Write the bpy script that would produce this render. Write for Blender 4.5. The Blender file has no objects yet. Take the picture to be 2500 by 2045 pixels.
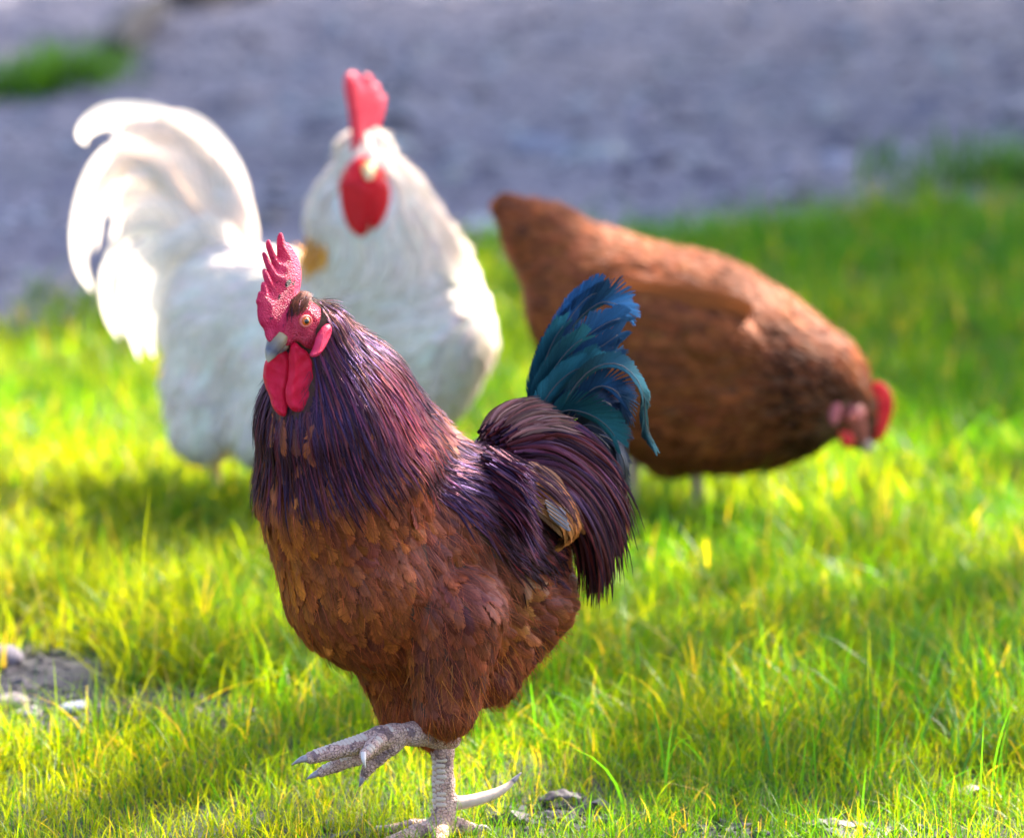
import bpy, math, random
import numpy as np
from mathutils import Vector, Matrix

rng = np.random.default_rng(11)
sc = bpy.context.scene
COL = sc.collection

# ------------------------------------------------------------------ camera
FPX = 12290.0                 # focal length in photo pixels (photo is 2500 wide)
CAM_H = 1.19
THETA = math.atan(1862.5 / FPX)
cam_d = bpy.data.cameras.new("camera")
cam = bpy.data.objects.new("camera", cam_d)
COL.objects.link(cam)
cam.location = (0, 0, CAM_H)
cam.rotation_euler = (math.pi / 2 - THETA, 0, 0)
cam_d.sensor_fit = 'HORIZONTAL'
cam_d.sensor_width = 36.0
cam_d.lens = FPX / 2500 * 36.0
cam_d.clip_start = 0.1
cam_d.clip_end = 2000
cam_d.dof.use_dof = True
cam_d.dof.focus_distance = 4.98
cam_d.dof.aperture_fstop = 4.3
sc.camera = cam

# ------------------------------------------------------------------ light
SUN = np.array([0.54, 0.52, 0.66]); SUN /= np.linalg.norm(SUN)
world = bpy.data.worlds.new("World"); sc.world = world
world.use_nodes = True
wn = world.node_tree.nodes; wl = world.node_tree.links
sky = wn.new('ShaderNodeTexSky'); sky.sky_type = 'NISHITA'; sky.sun_disc = False; sky.ozone_density = 1.6; sky.dust_density = 3.0; sky.air_density = 0.8
sky.sun_elevation = math.asin(SUN[2]); sky.sun_rotation = math.atan2(SUN[0], SUN[1])
bg = wn['Background']; bg.inputs['Strength'].default_value = 0.115
wl.new(sky.outputs[0], bg.inputs['Color'])
sun_d = bpy.data.lights.new("sun", 'SUN'); sun_d.energy = 5.0; sun_d.angle = math.radians(0.55)
sun_d.color = (1.0, 0.93, 0.80)
sun = bpy.data.objects.new("sun", sun_d); COL.objects.link(sun)
sun.rotation_euler = Vector(SUN).to_track_quat('Z', 'Y').to_euler()
sun.location = (6, 5, 9)

sc.view_settings.view_transform = 'Standard'
sc.view_settings.look = 'None'
sc.view_settings.gamma = 1.0
sc.view_settings.use_curve_mapping = False
sc.view_settings.exposure = 2.6
sc.render.engine = 'CYCLES'
sc.cycles.use_denoising = True
sc.cycles.max_bounces = 6
sc.cycles.diffuse_bounces = 3
sc.cycles.glossy_bounces = 2
sc.cycles.transmission_bounces = 4
sc.cycles.transparent_max_bounces = 10
sc.cycles.sample_clamp_indirect = 6.0

# ------------------------------------------------------------------ layout helpers
K = 2500.0 / 2122.0           # measurements were taken on a 2122 px wide copy
CT, ST = math.cos(THETA), math.sin(THETA)

def P(u, v, y):
    """world point seen at (u, v) that stands y metres in front of the camera"""
    a = (u * K - 1250) / FPX; b = -(v * K - 1022.5) / FPX
    ray = np.array([a, CT + b * ST, -ST + b * CT]); t = y / ray[1]
    return np.array([ray[0] * t, y, CAM_H + ray[2] * t])

def G(u, v):
    a = (u * K - 1250) / FPX; b = -(v * K - 1022.5) / FPX
    ray = np.array([a, CT + b * ST, -ST + b * CT]); t = -CAM_H / ray[2]
    return ray[0] * t, ray[1] * t

def onplane(u, v, o, n):
    a = (u * K - 1250) / FPX; b = -(v * K - 1022.5) / FPX
    ray = np.array([a, CT + b * ST, -ST + b * CT]); c = np.array([0, 0, CAM_H])
    return c + ray * (np.dot(o - c, n) / np.dot(ray, n))

def pix(p):
    q = p - np.array([0, 0, CAM_H])
    d = q[..., 1] * CT - q[..., 2] * ST
    return (q[..., 0] / d * FPX + 1250) / K, (-(q[..., 1] * ST + q[..., 2] * CT) / d * FPX + 1022.5) / K

def unit(v):
    v = np.asarray(v, float)
    return v / np.maximum(np.linalg.norm(v, axis=-1, keepdims=True), 1e-9)

def sstep(a, b, x):
    t = np.clip((x - a) / (b - a), 0, 1); return t * t * (3 - 2 * t)

def vnoise(x, y, seed=0):
    """smooth 2-d value noise in 0..1"""
    xi = np.floor(x).astype(np.int64); yi = np.floor(y).astype(np.int64)
    xf = x - xi; yf = y - yi
    def h(a, b):
        n = (a * 374761393 + b * 668265263 + seed * 974634541) & 0x7fffffff
        n = ((n ^ (n >> 13)) * 1274126177) & 0x7fffffff
        return ((n ^ (n >> 16)) & 0xffff) / 65535.0
    xf = xf * xf * (3 - 2 * xf); yf = yf * yf * (3 - 2 * yf)
    return (h(xi, yi) * (1 - xf) + h(xi + 1, yi) * xf) * (1 - yf) + (h(xi, yi + 1) * (1 - xf) + h(xi + 1, yi + 1) * xf) * yf

# ------------------------------------------------------------------ object helpers
def empty(name, loc, label=None, cat=None, group=None):
    o = bpy.data.objects.new(name, None); COL.objects.link(o)
    o.location = loc; o.empty_display_size = 0.1
    tag(o, label, cat, group); return o

def tag(o, label=None, cat=None, group=None, kind=None):
    if label: o["label"] = label
    if cat: o["category"] = cat
    if group: o["group"] = group
    if kind: o["kind"] = kind
    return o

def world_loc(o):
    l = np.zeros(3)
    while o is not None:
        l += np.array(o.location); o = o.parent
    return l

def mesh(name, verts, faces, mat, parent=None, smooth=True, attrs=None, kind=None):
    """verts given in world space; faces an (n,3) or (n,4) array, or a list of such arrays"""
    verts = np.asarray(verts, np.float64)
    off = world_loc(parent) if parent is not None else np.zeros(3)
    if not isinstance(faces, list): faces = [faces]
    faces = [np.asarray(f, np.int32) for f in faces if len(f)]
    me = bpy.data.meshes.new(name)
    me.vertices.add(len(verts))
    me.vertices.foreach_set("co", (verts - off).astype(np.float32).ravel())
    loops = np.concatenate([f.ravel() for f in faces])
    sizes = np.concatenate([np.full(len(f), f.shape[1], np.int32) for f in faces])
    me.loops.add(len(loops)); me.loops.foreach_set("vertex_index", loops)
    me.polygons.add(len(sizes))
    me.polygons.foreach_set("loop_start", np.concatenate([[0], np.cumsum(sizes)[:-1]]).astype(np.int32))
    me.polygons.foreach_set("use_smooth", np.full(len(sizes), smooth))
    me.update(calc_edges=True)
    for k, v in (attrs or {}).items():
        v = np.asarray(v, np.float32)
        if k.startswith('c_'):
            at = me.attributes.new(k, 'FLOAT_COLOR', 'POINT')
            at.data.foreach_set("color", np.concatenate([v, np.ones((len(v), 1), np.float32)], 1).ravel())
        else:
            at = me.attributes.new(k, 'FLOAT_VECTOR', 'POINT')
            at.data.foreach_set("vector", v.ravel())
    if mat is not None: me.materials.append(mat)
    o = bpy.data.objects.new(name, me); COL.objects.link(o)
    if parent is not None: o.parent = parent
    if kind: o["kind"] = kind
    return o

# ------------------------------------------------------------------ implicit shapes
class Body:
    """smooth union of tapered capsules and ellipsoids"""
    def __init__(self): self.prims = []
    def rc(self, a, ra, b, rb, k=0.02, ring=None):
        self.prims.append(('rc', np.array(a, float), float(ra), np.array(b, float), float(rb), k, ring)); return self
    def el(self, c, axes, radii, k=0.02):
        self.prims.append(('el', np.array(c, float), np.array(axes, float), np.array(radii, float), k)); return self
    def eval(self, p):
        d = None
        for q in self.prims:
            if q[0] == 'rc':
                _, a, ra, b, rb, k, ring = q
                ba = b - a; L2 = max(np.dot(ba, ba), 1e-12)
                t = np.clip(((p - a) @ ba) / L2, 0, 1)
                r = ra + (rb - ra) * t
                if ring: r = r + ring[0] * (np.abs(np.sin(t * math.sqrt(L2) / ring[1] * math.pi)) - 0.6)
                e = np.linalg.norm(p - a - t[..., None] * ba, axis=-1) - r
            else:
                _, c, ax, rad, k = q
                l = (p - c) @ ax.T
                k0 = np.linalg.norm(l / rad, axis=-1); k1 = np.linalg.norm(l / rad ** 2, axis=-1)
                e = k0 * (k0 - 1) / np.maximum(k1, 1e-9)
            if d is None: d = e
            else:
                h = np.clip(0.5 + 0.5 * (d - e) / k, 0, 1)
                d = d * (1 - h) + e * h - k * h * (1 - h)
        return d
    def normal(self, p, e=0.0015):
        g = np.stack([self.eval(p + np.array(o) * e) - self.eval(p - np.array(o) * e) for o in ((1, 0, 0), (0, 1, 0), (0, 0, 1))], -1)
        return unit(g)
    def bounds(self, pad):
        lo = np.full(3, 1e9); hi = -lo
        for q in self.prims:
            if q[0] == 'rc':
                for c, r in ((q[1], q[2]), (q[3], q[4])):
                    lo = np.minimum(lo, c - r); hi = np.maximum(hi, c + r)
            else:
                r = q[3].max(); lo = np.minimum(lo, q[1] - r); hi = np.maximum(hi, q[1] + r)
        return lo - pad, hi + pad

def surface_nets(f, lo, hi, h):
    n = np.maximum(np.ceil((hi - lo) / h).astype(int) + 1, 3)
    ax = [lo[i] + np.arange(n[i]) * h for i in range(3)]
    V = np.empty(n)
    for i0 in range(0, n[0], 24):                      # slabs keep memory low
        X, Y, Z = np.meshgrid(ax[0][i0:i0 + 24], ax[1], ax[2], indexing='ij')
        V[i0:i0 + 24] = f(np.stack([X, Y, Z], -1).reshape(-1, 3)).reshape(X.shape)
    S = V < 0
    c = n - 1
    acc = np.zeros((*c, 3)); cnt = np.zeros(c)
    sl = lambda o, m: tuple(slice(o[i], o[i] + m[i]) for i in range(3))
    for d in range(3):
        for o1 in (0, 1):
            for o2 in (0, 1):
                o = [0, 0, 0]; oth = [i for i in range(3) if i != d]
                o[oth[0]] = o1; o[oth[1]] = o2
                q = list(o); q[d] = 1
                A = V[sl(o, c)]; B = V[sl(q, c)]
                m = (A < 0) != (B < 0)
                t = np.where(m, A / np.where(m, A - B, 1), 0)
                for i in range(3): acc[..., i] += np.where(m, o[i] + (t if i == d else 0), 0)
                cnt += m
    act = cnt > 0
    idx = -np.ones(c, int); idx[act] = np.arange(act.sum())
    cell = np.stack(np.nonzero(act), -1)
    verts = lo + (cell + acc[act] / cnt[act][:, None]) * h
    quads = []
    for d in range(3):
        A = S[tuple(slice(0, -1) if i == d else slice(1, -1) for i in range(3))]
        B = S[tuple(slice(1, None) if i == d else slice(1, -1) for i in range(3))]
        e = np.stack(np.nonzero(A != B), -1)
        flip = A[A != B]
        e = e + np.array([0 if i == d else 1 for i in range(3)])
        o1, o2 = [i for i in range(3) if i != d]
        if d == 1: o1, o2 = o2, o1
        def g(a, b):
            x = e.copy(); x[:, o1] -= a; x[:, o2] -= b; return idx[x[:, 0], x[:, 1], x[:, 2]]
        q = np.stack([g(1, 1), g(0, 1), g(0, 0), g(1, 0)], -1)
        q[~flip] = q[~flip][:, ::-1]
        quads.append(q)
    q = np.concatenate(quads)
    return verts, q[(q >= 0).all(1)]

def body_mesh(name, body, h, mat, parent, pad=0.012, attrs=None, clip=None):
    lo, hi = body.bounds(pad)
    v, q = surface_nets(body.eval, lo, hi, h)
    if clip is not None:
        keep = clip(v); q = q[keep[q].all(1)]
        used = np.unique(q); m = -np.ones(len(v), int); m[used] = np.arange(len(used)); v = v[used]; q = m[q]
    return mesh(name, v, q, mat, parent, attrs=attrs(v) if attrs else None), v, q

def poly_sdf(pts, poly):
    d = np.full(len(pts), 1e9); s = np.ones(len(pts))
    n = len(poly)
    for i in range(n):
        a = poly[i]; b = poly[i - 1]
        e = b - a; w = pts - a
        t = np.clip((w @ e) / max(e @ e, 1e-14), 0, 1)
        bb = w - t[:, None] * e
        d = np.minimum(d, (bb ** 2).sum(1))
        c1 = pts[:, 1] >= a[1]; c2 = pts[:, 1] < b[1]; c3 = e[0] * w[:, 1] > e[1] * w[:, 0]
        s = np.where((c1 & c2 & c3) | (~c1 & ~c2 & ~c3), -s, s)
    return s * np.sqrt(d)

def smooth_poly(poly, it=1):
    poly = np.array(poly, float)
    for _ in range(it):
        nx = np.roll(poly, -1, 0)
        poly = np.stack([poly * 0.75 + nx * 0.25, poly * 0.25 + nx * 0.75], 1).reshape(-1, 2)
    return poly

def slab(name, contour, o, n, T, R, mat, parent, h=0.0007, bend=None, iters=1, thick=None, attrs=None, rim=0.0, grow_by=0.0):
    """a fleshy flap: outline seen at `contour` (u,v) lying in the plane (o, n), T half-thick, rounded over R"""
    n = unit(n); e2 = unit(np.array([0, 0, 1.0]) - n * n[2]); e1 = np.cross(e2, n)
    pl = np.array([onplane(u, v, o, n) - o for u, v in contour])
    poly = smooth_poly(np.stack([pl @ e1, pl @ e2], -1), iters)
    lo = np.array([*poly.min(0), -T * 1.2]) - 2 * h - grow_by; hi = np.array([*poly.max(0), T * 1.2]) + 2 * h + grow_by
    def f(p):
        key = p[:, :2]
        u, inv = np.unique(np.round(key / h * 4).astype(np.int64), axis=0, return_inverse=True)
        inv = inv.ravel()
        first = np.zeros(len(u), int); first[inv] = np.arange(len(p))
        d2 = poly_sdf(key[first], poly)[inv] - grow_by
        th = T * np.sqrt(np.clip(-d2 / R, 0, 1)) * (1 - rim * sstep(R, 3 * R, -d2))
        if thick is not None: th = th * thick(p)
        return np.where(d2 < 0, np.abs(p[:, 2]) - th, np.hypot(d2, p[:, 2]) + 1e-5)
    v, q = surface_nets(f, lo, hi, h)
    w = o + v[:, :1] * e1 + v[:, 1:2] * e2 + v[:, 2:3] * n
    if bend is not None: w = w + bend(v)[:, None] * n
    return mesh(name, w, q, mat, parent, attrs=attrs(w, v) if attrs else None)

# ------------------------------------------------------------------ ribbons and feathers
def shape_w(kind, s):
    if kind == 'round': return np.sqrt(np.clip(s * 3.0 + 0.12, 0, 1)) * np.sqrt(np.clip(1 - s ** 5, 0.0, 1)) + 0.02
    if kind == 'long': return np.sqrt(np.clip(s * 4.0 + 0.15, 0, 1)) * np.clip(1 - s ** 3.2, 0, 1) ** 0.7 + 0.02
    if kind == 'point': return np.sqrt(np.clip(s * 3.0 + 0.25, 0, 1)) * np.clip(1 - s, 0, 1) ** 0.62 + 0.015
    if kind == 'barb': return np.clip(1.0 - 0.6 * s ** 3, 0.05, 1)
    return np.clip(1 - s, 0, 1) ** 0.5 + 0.03          # 'hair'

def ribbons(name, C, side, nrm, halfw, kind, col, spec, mat, parent, camber=0.25, cols=3, stuff=True):
    """C, side, nrm: (N,S,3); halfw (N,)"""
    N, S, _ = C.shape
    s = np.linspace(0, 1, S)
    w = halfw[:, None] * shape_w(kind, s)[None]
    us = np.linspace(-1, 1, cols)
    V = np.stack([C + side * (w * u)[..., None] - nrm * (w * camber * u * u)[..., None] for u in us], 2)
    base = (np.arange(N) * S * cols)[:, None, None]
    i = np.arange(S - 1)[None, :, None] * cols; j = np.arange(cols - 1)[None, None, :]
    a = base + i + j
    F = np.stack([a, a + 1, a + 1 + cols, a + cols], -1).reshape(-1, 4)
    fuv = np.empty((N, S, cols, 3), np.float32)
    fuv[..., 0] = us[None, None, :]; fuv[..., 1] = s[None, :, None]; fuv[..., 2] = rng.random(N)[:, None, None]
    rep = lambda c: np.repeat(np.broadcast_to(c, (N, 3)).astype(np.float32), S * cols, 0)
    return mesh(name, V.reshape(-1, 3), F, mat, parent, attrs={'fuv': fuv.reshape(-1, 3), 'c_base': rep(col), 'c_spec': rep(spec)},
                kind='stuff' if stuff else None)

def grow(body, roots, flow, L, S=7, lift=(0.0, 0.004), jitter=0.2, cling=1.0, tipfree=0.0):
    p = roots.copy(); N = len(p)
    n = body.normal(p); p = p - n * body.eval(p)[:, None]
    yaw = rng.normal(0, jitter, N); lr = rng.uniform(0.6, 1.5, N)
    C = np.empty((N, S, 3)); Nn = np.empty((N, S, 3)); T = np.empty((N, S, 3))
    for s in range(S):
        f = s / (S - 1)
        hgt = lift[0] + (lift[1] - lift[0]) * f ** 1.2 * lr
        C[:, s] = p + n * hgt[:, None]; Nn[:, s] = n
        t = flow(p, n); t = t - n * (t * n).sum(1, keepdims=True); t = unit(t)
        t = t * np.cos(yaw)[:, None] + np.cross(n, t) * np.sin(yaw)[:, None]
        T[:, s] = t
        p = p + t * (L / (S - 1))[:, None]
        n2 = body.normal(p); d = body.eval(p)
        c = np.where(d > 0, cling * (1 - tipfree * f), 1.0)
        p = p - n2 * (d * c)[:, None]
        n = unit(n * 0.35 + n2 * 0.65)
    T[:, :-1] = unit(C[:, 1:] - C[:, :-1]); T[:, -1] = T[:, -2]
    side = unit(np.cross(T, Nn)); Nn = unit(np.cross(side, T))
    roll = rng.normal(0, 0.18, N)[:, None, None]
    side2 = side * np.cos(roll) + Nn * np.sin(roll)
    return C, side2, unit(np.cross(side2, T))

def scatter(v, q, spacing, n_try, keep=None):
    """spread points on a quad mesh, no two nearer than spacing"""
    a, b, c, d = (v[q[:, i]] for i in range(4))
    A = np.linalg.norm(np.cross(c - a, d - b), axis=1)
    f = rng.choice(len(q), n_try, p=A / A.sum())
    s, t = rng.random((2, n_try, 1))
    p = (a[f] * (1 - s) + b[f] * s) * (1 - t) + (d[f] * (1 - s) + c[f] * s) * t
    if keep is not None: p = p[keep(p)]
    if spacing <= 0: return p
    cells = {}; out = []; s2 = spacing ** 2
    ijk = np.floor(p / spacing).astype(int)
    for n, (i, j, k) in enumerate(map(tuple, ijk)):
        x = p[n]; ok = True
        for di in (-1, 0, 1):
            for dj in (-1, 0, 1):
                for dk in (-1, 0, 1):
                    for m in cells.get((i + di, j + dj, k + dk), ()):
                        y = p[m]
                        if (x[0] - y[0]) ** 2 + (x[1] - y[1]) ** 2 + (x[2] - y[2]) ** 2 < s2: ok = False; break
                    if not ok: break
                if not ok: break
            if not ok: break
        if ok: cells.setdefault((i, j, k), []).append(n); out.append(n)
    return p[out]

def catmull(pts, S):
    pts = np.asarray(pts, float); n = len(pts)
    ext = np.concatenate([[2 * pts[0] - pts[1]], pts, [2 * pts[-1] - pts[-2]]])
    t = np.linspace(0, n - 1 - 1e-6, S); i = t.astype(int); f = (t - i)[:, None]
    a, b, c, d = ext[i], ext[i + 1], ext[i + 2], ext[i + 3]
    return 0.5 * (2 * b + (c - a) * f + (2 * a - 5 * b + 4 * c - d) * f ** 2 + (3 * b - a - 3 * c + d) * f ** 3)

def frames(C, nrm):
    T = np.gradient(C, axis=1); T = unit(T)
    n = np.broadcast_to(nrm, C.shape)
    side = unit(np.cross(T, n)); return side, unit(np.cross(side, T))

def vary(col, N, amt=0.25, hue=0.08):
    c = np.broadcast_to(np.asarray(col, float), (N, 3)) * np.exp(rng.normal(0, amt, (N, 1))) * np.exp(rng.normal(0, hue, (N, 3)))
    return np.clip(c, 0, 0.95)

# ------------------------------------------------------------------ materials
def nmat(name):
    m = bpy.data.materials.new(name); m.use_nodes = True
    nt = m.node_tree; nt.nodes.clear()
    out = nt.nodes.new('ShaderNodeOutputMaterial')
    def N(t, **kw):
        n = nt.nodes.new(t)
        for k, v in kw.items():
            if hasattr(n, k) and not k.startswith('i_'): setattr(n, k, v)
        return n
    return m, nt, N, nt.links.new, out

def ramp(N, L, fac, stops):
    r = N('ShaderNodeValToRGB'); el = r.color_ramp.elements
    while len(el) < len(stops): el.new(0.5)
    for e, (p, c) in zip(el, stops): e.position = p; e.color = (*c, 1)
    if fac is not None: L(fac, r.inputs[0])
    return r.outputs[0]

def feather_mat(name, rough=0.5, gloss=0.18, grough=0.33, transl=0.0, streak=(0.5, 1.5), barb=0.35, fray=0.0, lace=0.0, spec=0.12):
    m, nt, N, L, out = nmat(name)
    uv = N('ShaderNodeAttribute', attribute_name='fuv'); col = N('ShaderNodeAttribute', attribute_name='c_base')
    spc = N('ShaderNodeAttribute', attribute_name='c_spec')
    sx = N('ShaderNodeSeparateXYZ'); L(uv.outputs['Vector'], sx.inputs[0])
    au = N('ShaderNodeMath', operation='ABSOLUTE'); L(sx.outputs[0], au.inputs[0])
    # barbs run outward and towards the tip: coordinate across them is v - 0.35|u|
    bv = N('ShaderNodeMath', operation='MULTIPLY_ADD'); L(au.outputs[0], bv.inputs[0]); bv.inputs[1].default_value = -0.22; L(sx.outputs[1], bv.inputs[2])
    cz = N('ShaderNodeMath', operation='MULTIPLY'); L(sx.outputs[2], cz.inputs[0]); cz.inputs[1].default_value = 91.0
    c1 = N('ShaderNodeCombineXYZ'); L(sx.outputs[0], c1.inputs[0]); L(sx.outputs[1], c1.inputs[1]); L(cz.outputs[0], c1.inputs[2])
    mp = N('ShaderNodeMapping'); mp.inputs['Scale'].default_value = (4.0, 1.3, 1); L(c1.outputs[0], mp.inputs[0])
    n1 = N('ShaderNodeTexNoise'); n1.inputs['Scale'].default_value = 1.0; n1.inputs['Detail'].default_value = 2.5; L(mp.outputs[0], n1.inputs['Vector'])
    mr = N('ShaderNodeMapRange'); L(n1.outputs['Fac'], mr.inputs[0]); mr.inputs[1].default_value = 0.3; mr.inputs[2].default_value = 0.7
    mr.inputs[3].default_value = streak[0]; mr.inputs[4].default_value = streak[1]
    c2 = N('ShaderNodeCombineXYZ'); L(bv.outputs[0], c2.inputs[0]); L(sx.outputs[0], c2.inputs[1]); L(cz.outputs[0], c2.inputs[2])
    mp2 = N('ShaderNodeMapping'); mp2.inputs['Scale'].default_value = (34, 0.7, 1); L(c2.outputs[0], mp2.inputs[0])
    n2 = N('ShaderNodeTexNoise'); n2.inputs['Scale'].default_value = 1.0; n2.inputs['Detail'].default_value = 2.0; L(mp2.outputs[0], n2.inputs['Vector'])
    mr2 = N('ShaderNodeMapRange'); L(n2.outputs['Fac'], mr2.inputs[0]); mr2.inputs[1].default_value = 0.3; mr2.inputs[2].default_value = 0.7
    mr2.inputs[3].default_value = 0.72; mr2.inputs[4].default_value = 1.25
    mu = N('ShaderNodeMath', operation='MULTIPLY'); L(mr.outputs[0], mu.inputs[0]); L(mr2.outputs[0], mu.inputs[1])
    if lace > 0:      # darker at the root, lighter towards the rim
        lv = N('ShaderNodeMath', operation='POWER'); L(sx.outputs[1], lv.inputs[0]); lv.inputs[1].default_value = 1.6
        lu = N('ShaderNodeMath', operation='MAXIMUM'); L(lv.outputs[0], lu.inputs[0]); L(au.outputs[0], lu.inputs[1])
        lm = N('ShaderNodeMapRange'); L(lu.outputs[0], lm.inputs[0]); lm.inputs[1].default_value = 0.3; lm.inputs[2].default_value = 0.95; lm.inputs[3].default_value = 1 - lace; lm.inputs[4].default_value = 1 + lace
        m3 = N('ShaderNodeMath', operation='MULTIPLY'); L(mu.outputs[0], m3.inputs[0]); L(lm.outputs[0], m3.inputs[1]); mu = m3
    bs = N('ShaderNodeVectorMath', operation='SCALE'); L(col.outputs['Color'], bs.inputs[0]); L(mu.outputs[0], bs.inputs['Scale'])
    bump = N('ShaderNodeBump'); bump.inputs['Strength'].default_value = barb; bump.inputs['Distance'].default_value = 0.0006
    L(n2.outputs['Fac'], bump.inputs['Height'])
    pr = N('ShaderNodeBsdfPrincipled'); L(bs.outputs[0], pr.inputs['Base Color']); pr.inputs['Roughness'].default_value = rough
    pr.inputs['Specular IOR Level'].default_value = spec; L(bump.outputs[0], pr.inputs['Normal'])
    last = pr.outputs[0]
    if transl > 0:
        tr = N('ShaderNodeBsdfTranslucent'); L(bs.outputs[0], tr.inputs[0])
        mx = N('ShaderNodeMixShader'); mx.inputs[0].default_value = transl; L(last, mx.inputs[1]); L(tr.outputs[0], mx.inputs[2]); last = mx.outputs[0]
    if gloss > 0:
        gl = N('ShaderNodeBsdfAnisotropic'); gl.inputs['Roughness'].default_value = grough; L(spc.outputs['Color'], gl.inputs['Color']); L(bump.outputs[0], gl.inputs['Normal'])
        gm = N('ShaderNodeMath', operation='MULTIPLY'); L(mr2.outputs[0], gm.inputs[0]); gm.inputs[1].default_value = gloss
        mx = N('ShaderNodeMixShader'); L(gm.outputs[0], mx.inputs[0]); L(last, mx.inputs[1]); L(gl.outputs[0], mx.inputs[2]); last = mx.outputs[0]
    if fray > 0:      # barbs part towards the edge and tip
        ev = N('ShaderNodeMath', operation='POWER'); L(sx.outputs[1], ev.inputs[0]); ev.inputs[1].default_value = 2.0
        em = N('ShaderNodeMath', operation='MAXIMUM'); L(au.outputs[0], em.inputs[0]); L(ev.outputs[0], em.inputs[1])
        er = N('ShaderNodeMapRange'); L(em.outputs[0], er.inputs[0]); er.inputs[1].default_value = 1 - fray; er.inputs[2].default_value = 1.05; er.inputs[3].default_value = 0.25; er.inputs[4].default_value = 0.72
        gt = N('ShaderNodeMath', operation='LESS_THAN'); L(n2.outputs['Fac'], gt.inputs[0]); L(er.outputs[0], gt.inputs[1])
        tb = N('ShaderNodeBsdfTransparent'); mx = N('ShaderNodeMixShader'); L(gt.outputs[0], mx.inputs[0]); L(last, mx.inputs[1]); L(tb.outputs[0], mx.inputs[2]); last = mx.outputs[0]
    L(last, out.inputs[0]); return m

def skin_mat(name, col, col2, scale=900, bump_s=0.6, rough=0.42, transl=0.15, spots=None, dist=0.0008, sss=0.0, cracks=None):
    """pebbled fleshy skin"""
    m, nt, N, L, out = nmat(name)
    tc = N('ShaderNodeTexCoord')
    vo = N('ShaderNodeTexVoronoi'); vo.inputs['Scale'].default_value = scale; L(tc.outputs['Object'], vo.inputs['Vector'])
    no = N('ShaderNodeTexNoise'); no.inputs['Scale'].default_value = 90; no.inputs['Detail'].default_value = 4; L(tc.outputs['Object'], no.inputs['Vector'])
    c = ramp(N, L, no.outputs['Fac'], [(0.35, col), (0.68, col2)])
    if spots:
        n3 = N('ShaderNodeTexNoise'); n3.inputs['Scale'].default_value = spots[0]; n3.inputs['Detail'].default_value = 3; L(tc.outputs['Object'], n3.inputs['Vector'])
        f = ramp(N, L, n3.outputs['Fac'], [(spots[1], (0, 0, 0)), (spots[1] + 0.03, (1, 1, 1))])
        mx = N('ShaderNodeMix', data_type='RGBA'); L(f, mx.inputs[0]); L(c, mx.inputs[6]); mx.inputs[7].default_value = (*spots[2], 1); c = mx.outputs[2]
    if cracks:
        ve = N('ShaderNodeTexVoronoi', feature='DISTANCE_TO_EDGE'); ve.inputs['Scale'].default_value = cracks[0]; L(tc.outputs['Object'], ve.inputs['Vector'])
        f = ramp(N, L, ve.outputs['Distance'], [(0.02, (1, 1, 1)), (0.075, (0, 0, 0))])
        mx = N('ShaderNodeMix', data_type='RGBA'); L(f, mx.inputs[0]); L(c, mx.inputs[6]); mx.inputs[7].default_value = (*cracks[1], 1); c = mx.outputs[2]
    bump = N('ShaderNodeBump'); bump.inputs['Strength'].default_value = bump_s; bump.inputs['Distance'].default_value = dist; bump.invert = True
    L(vo.outputs['Distance'], bump.inputs['Height'])
    pr = N('ShaderNodeBsdfPrincipled'); L(c, pr.inputs['Base Color']); pr.inputs['Roughness'].default_value = rough; L(bump.outputs[0], pr.inputs['Normal'])
    pr.inputs['Specular IOR Level'].default_value = 0.3
    if sss > 0:
        pr.inputs['Subsurface Weight'].default_value = sss; pr.inputs['Subsurface Radius'].default_value = (0.006, 0.002, 0.002); pr.inputs['Subsurface Scale'].default_value = 1.0
    last = pr.outputs[0]
    if transl:
        tr = N('ShaderNodeBsdfTranslucent'); L(c, tr.inputs[0])
        mx = N('ShaderNodeMixShader'); mx.inputs[0].default_value = transl; L(last, mx.inputs[1]); L(tr.outputs[0], mx.inputs[2]); last = mx.outputs[0]
    L(last, out.inputs[0]); return m

def plain(name, col, rough=0.5, noise=None, coat=0.0):
    m, nt, N, L, out = nmat(name)
    pr = N('ShaderNodeBsdfPrincipled'); pr.inputs['Roughness'].default_value = rough; pr.inputs['Base Color'].default_value = (*col, 1)
    pr.inputs['Coat Weight'].default_value = coat
    if noise:
        tc = N('ShaderNodeTexCoord'); no = N('ShaderNodeTexNoise'); no.inputs['Scale'].default_value = noise[0]; no.inputs['Detail'].default_value = 4
        L(tc.outputs['Object'], no.inputs['Vector'])
        L(ramp(N, L, no.outputs['Fac'], [(0.32, col), (0.68, noise[1])]), pr.inputs['Base Color'])
        b = N('ShaderNodeBump'); b.inputs['Strength'].default_value = 0.4; b.inputs['Distance'].default_value = 0.002; L(no.outputs['Fac'], b.inputs['Height']); L(b.outputs[0], pr.inputs['Normal'])
    L(pr.outputs[0], out.inputs[0]); return m

def blade_mat():
    m, nt, N, L, out = nmat("grass_blade")
    col = N('ShaderNodeAttribute', attribute_name='c_base')
    pr = N('ShaderNodeBsdfPrincipled'); L(col.outputs['Color'], pr.inputs['Base Color']); pr.inputs['Roughness'].default_value = 0.42
    pr.inputs['Specular IOR Level'].default_value = 0.22
    tcol = N('ShaderNodeMix', data_type='RGBA', blend_type='MULTIPLY'); tcol.inputs[0].default_value = 1.0
    L(col.outputs['Color'], tcol.inputs[6]); tcol.inputs[7].default_value = (2.3, 1.95, 0.12, 1)
    tr = N('ShaderNodeBsdfTranslucent'); L(tcol.outputs[2], tr.inputs[0])
    mx = N('ShaderNodeMixShader'); mx.inputs[0].default_value = 0.55; L(pr.outputs[0], mx.inputs[1]); L(tr.outputs[0], mx.inputs[2])
    L(mx.outputs[0], out.inputs[0]); return m

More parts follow.
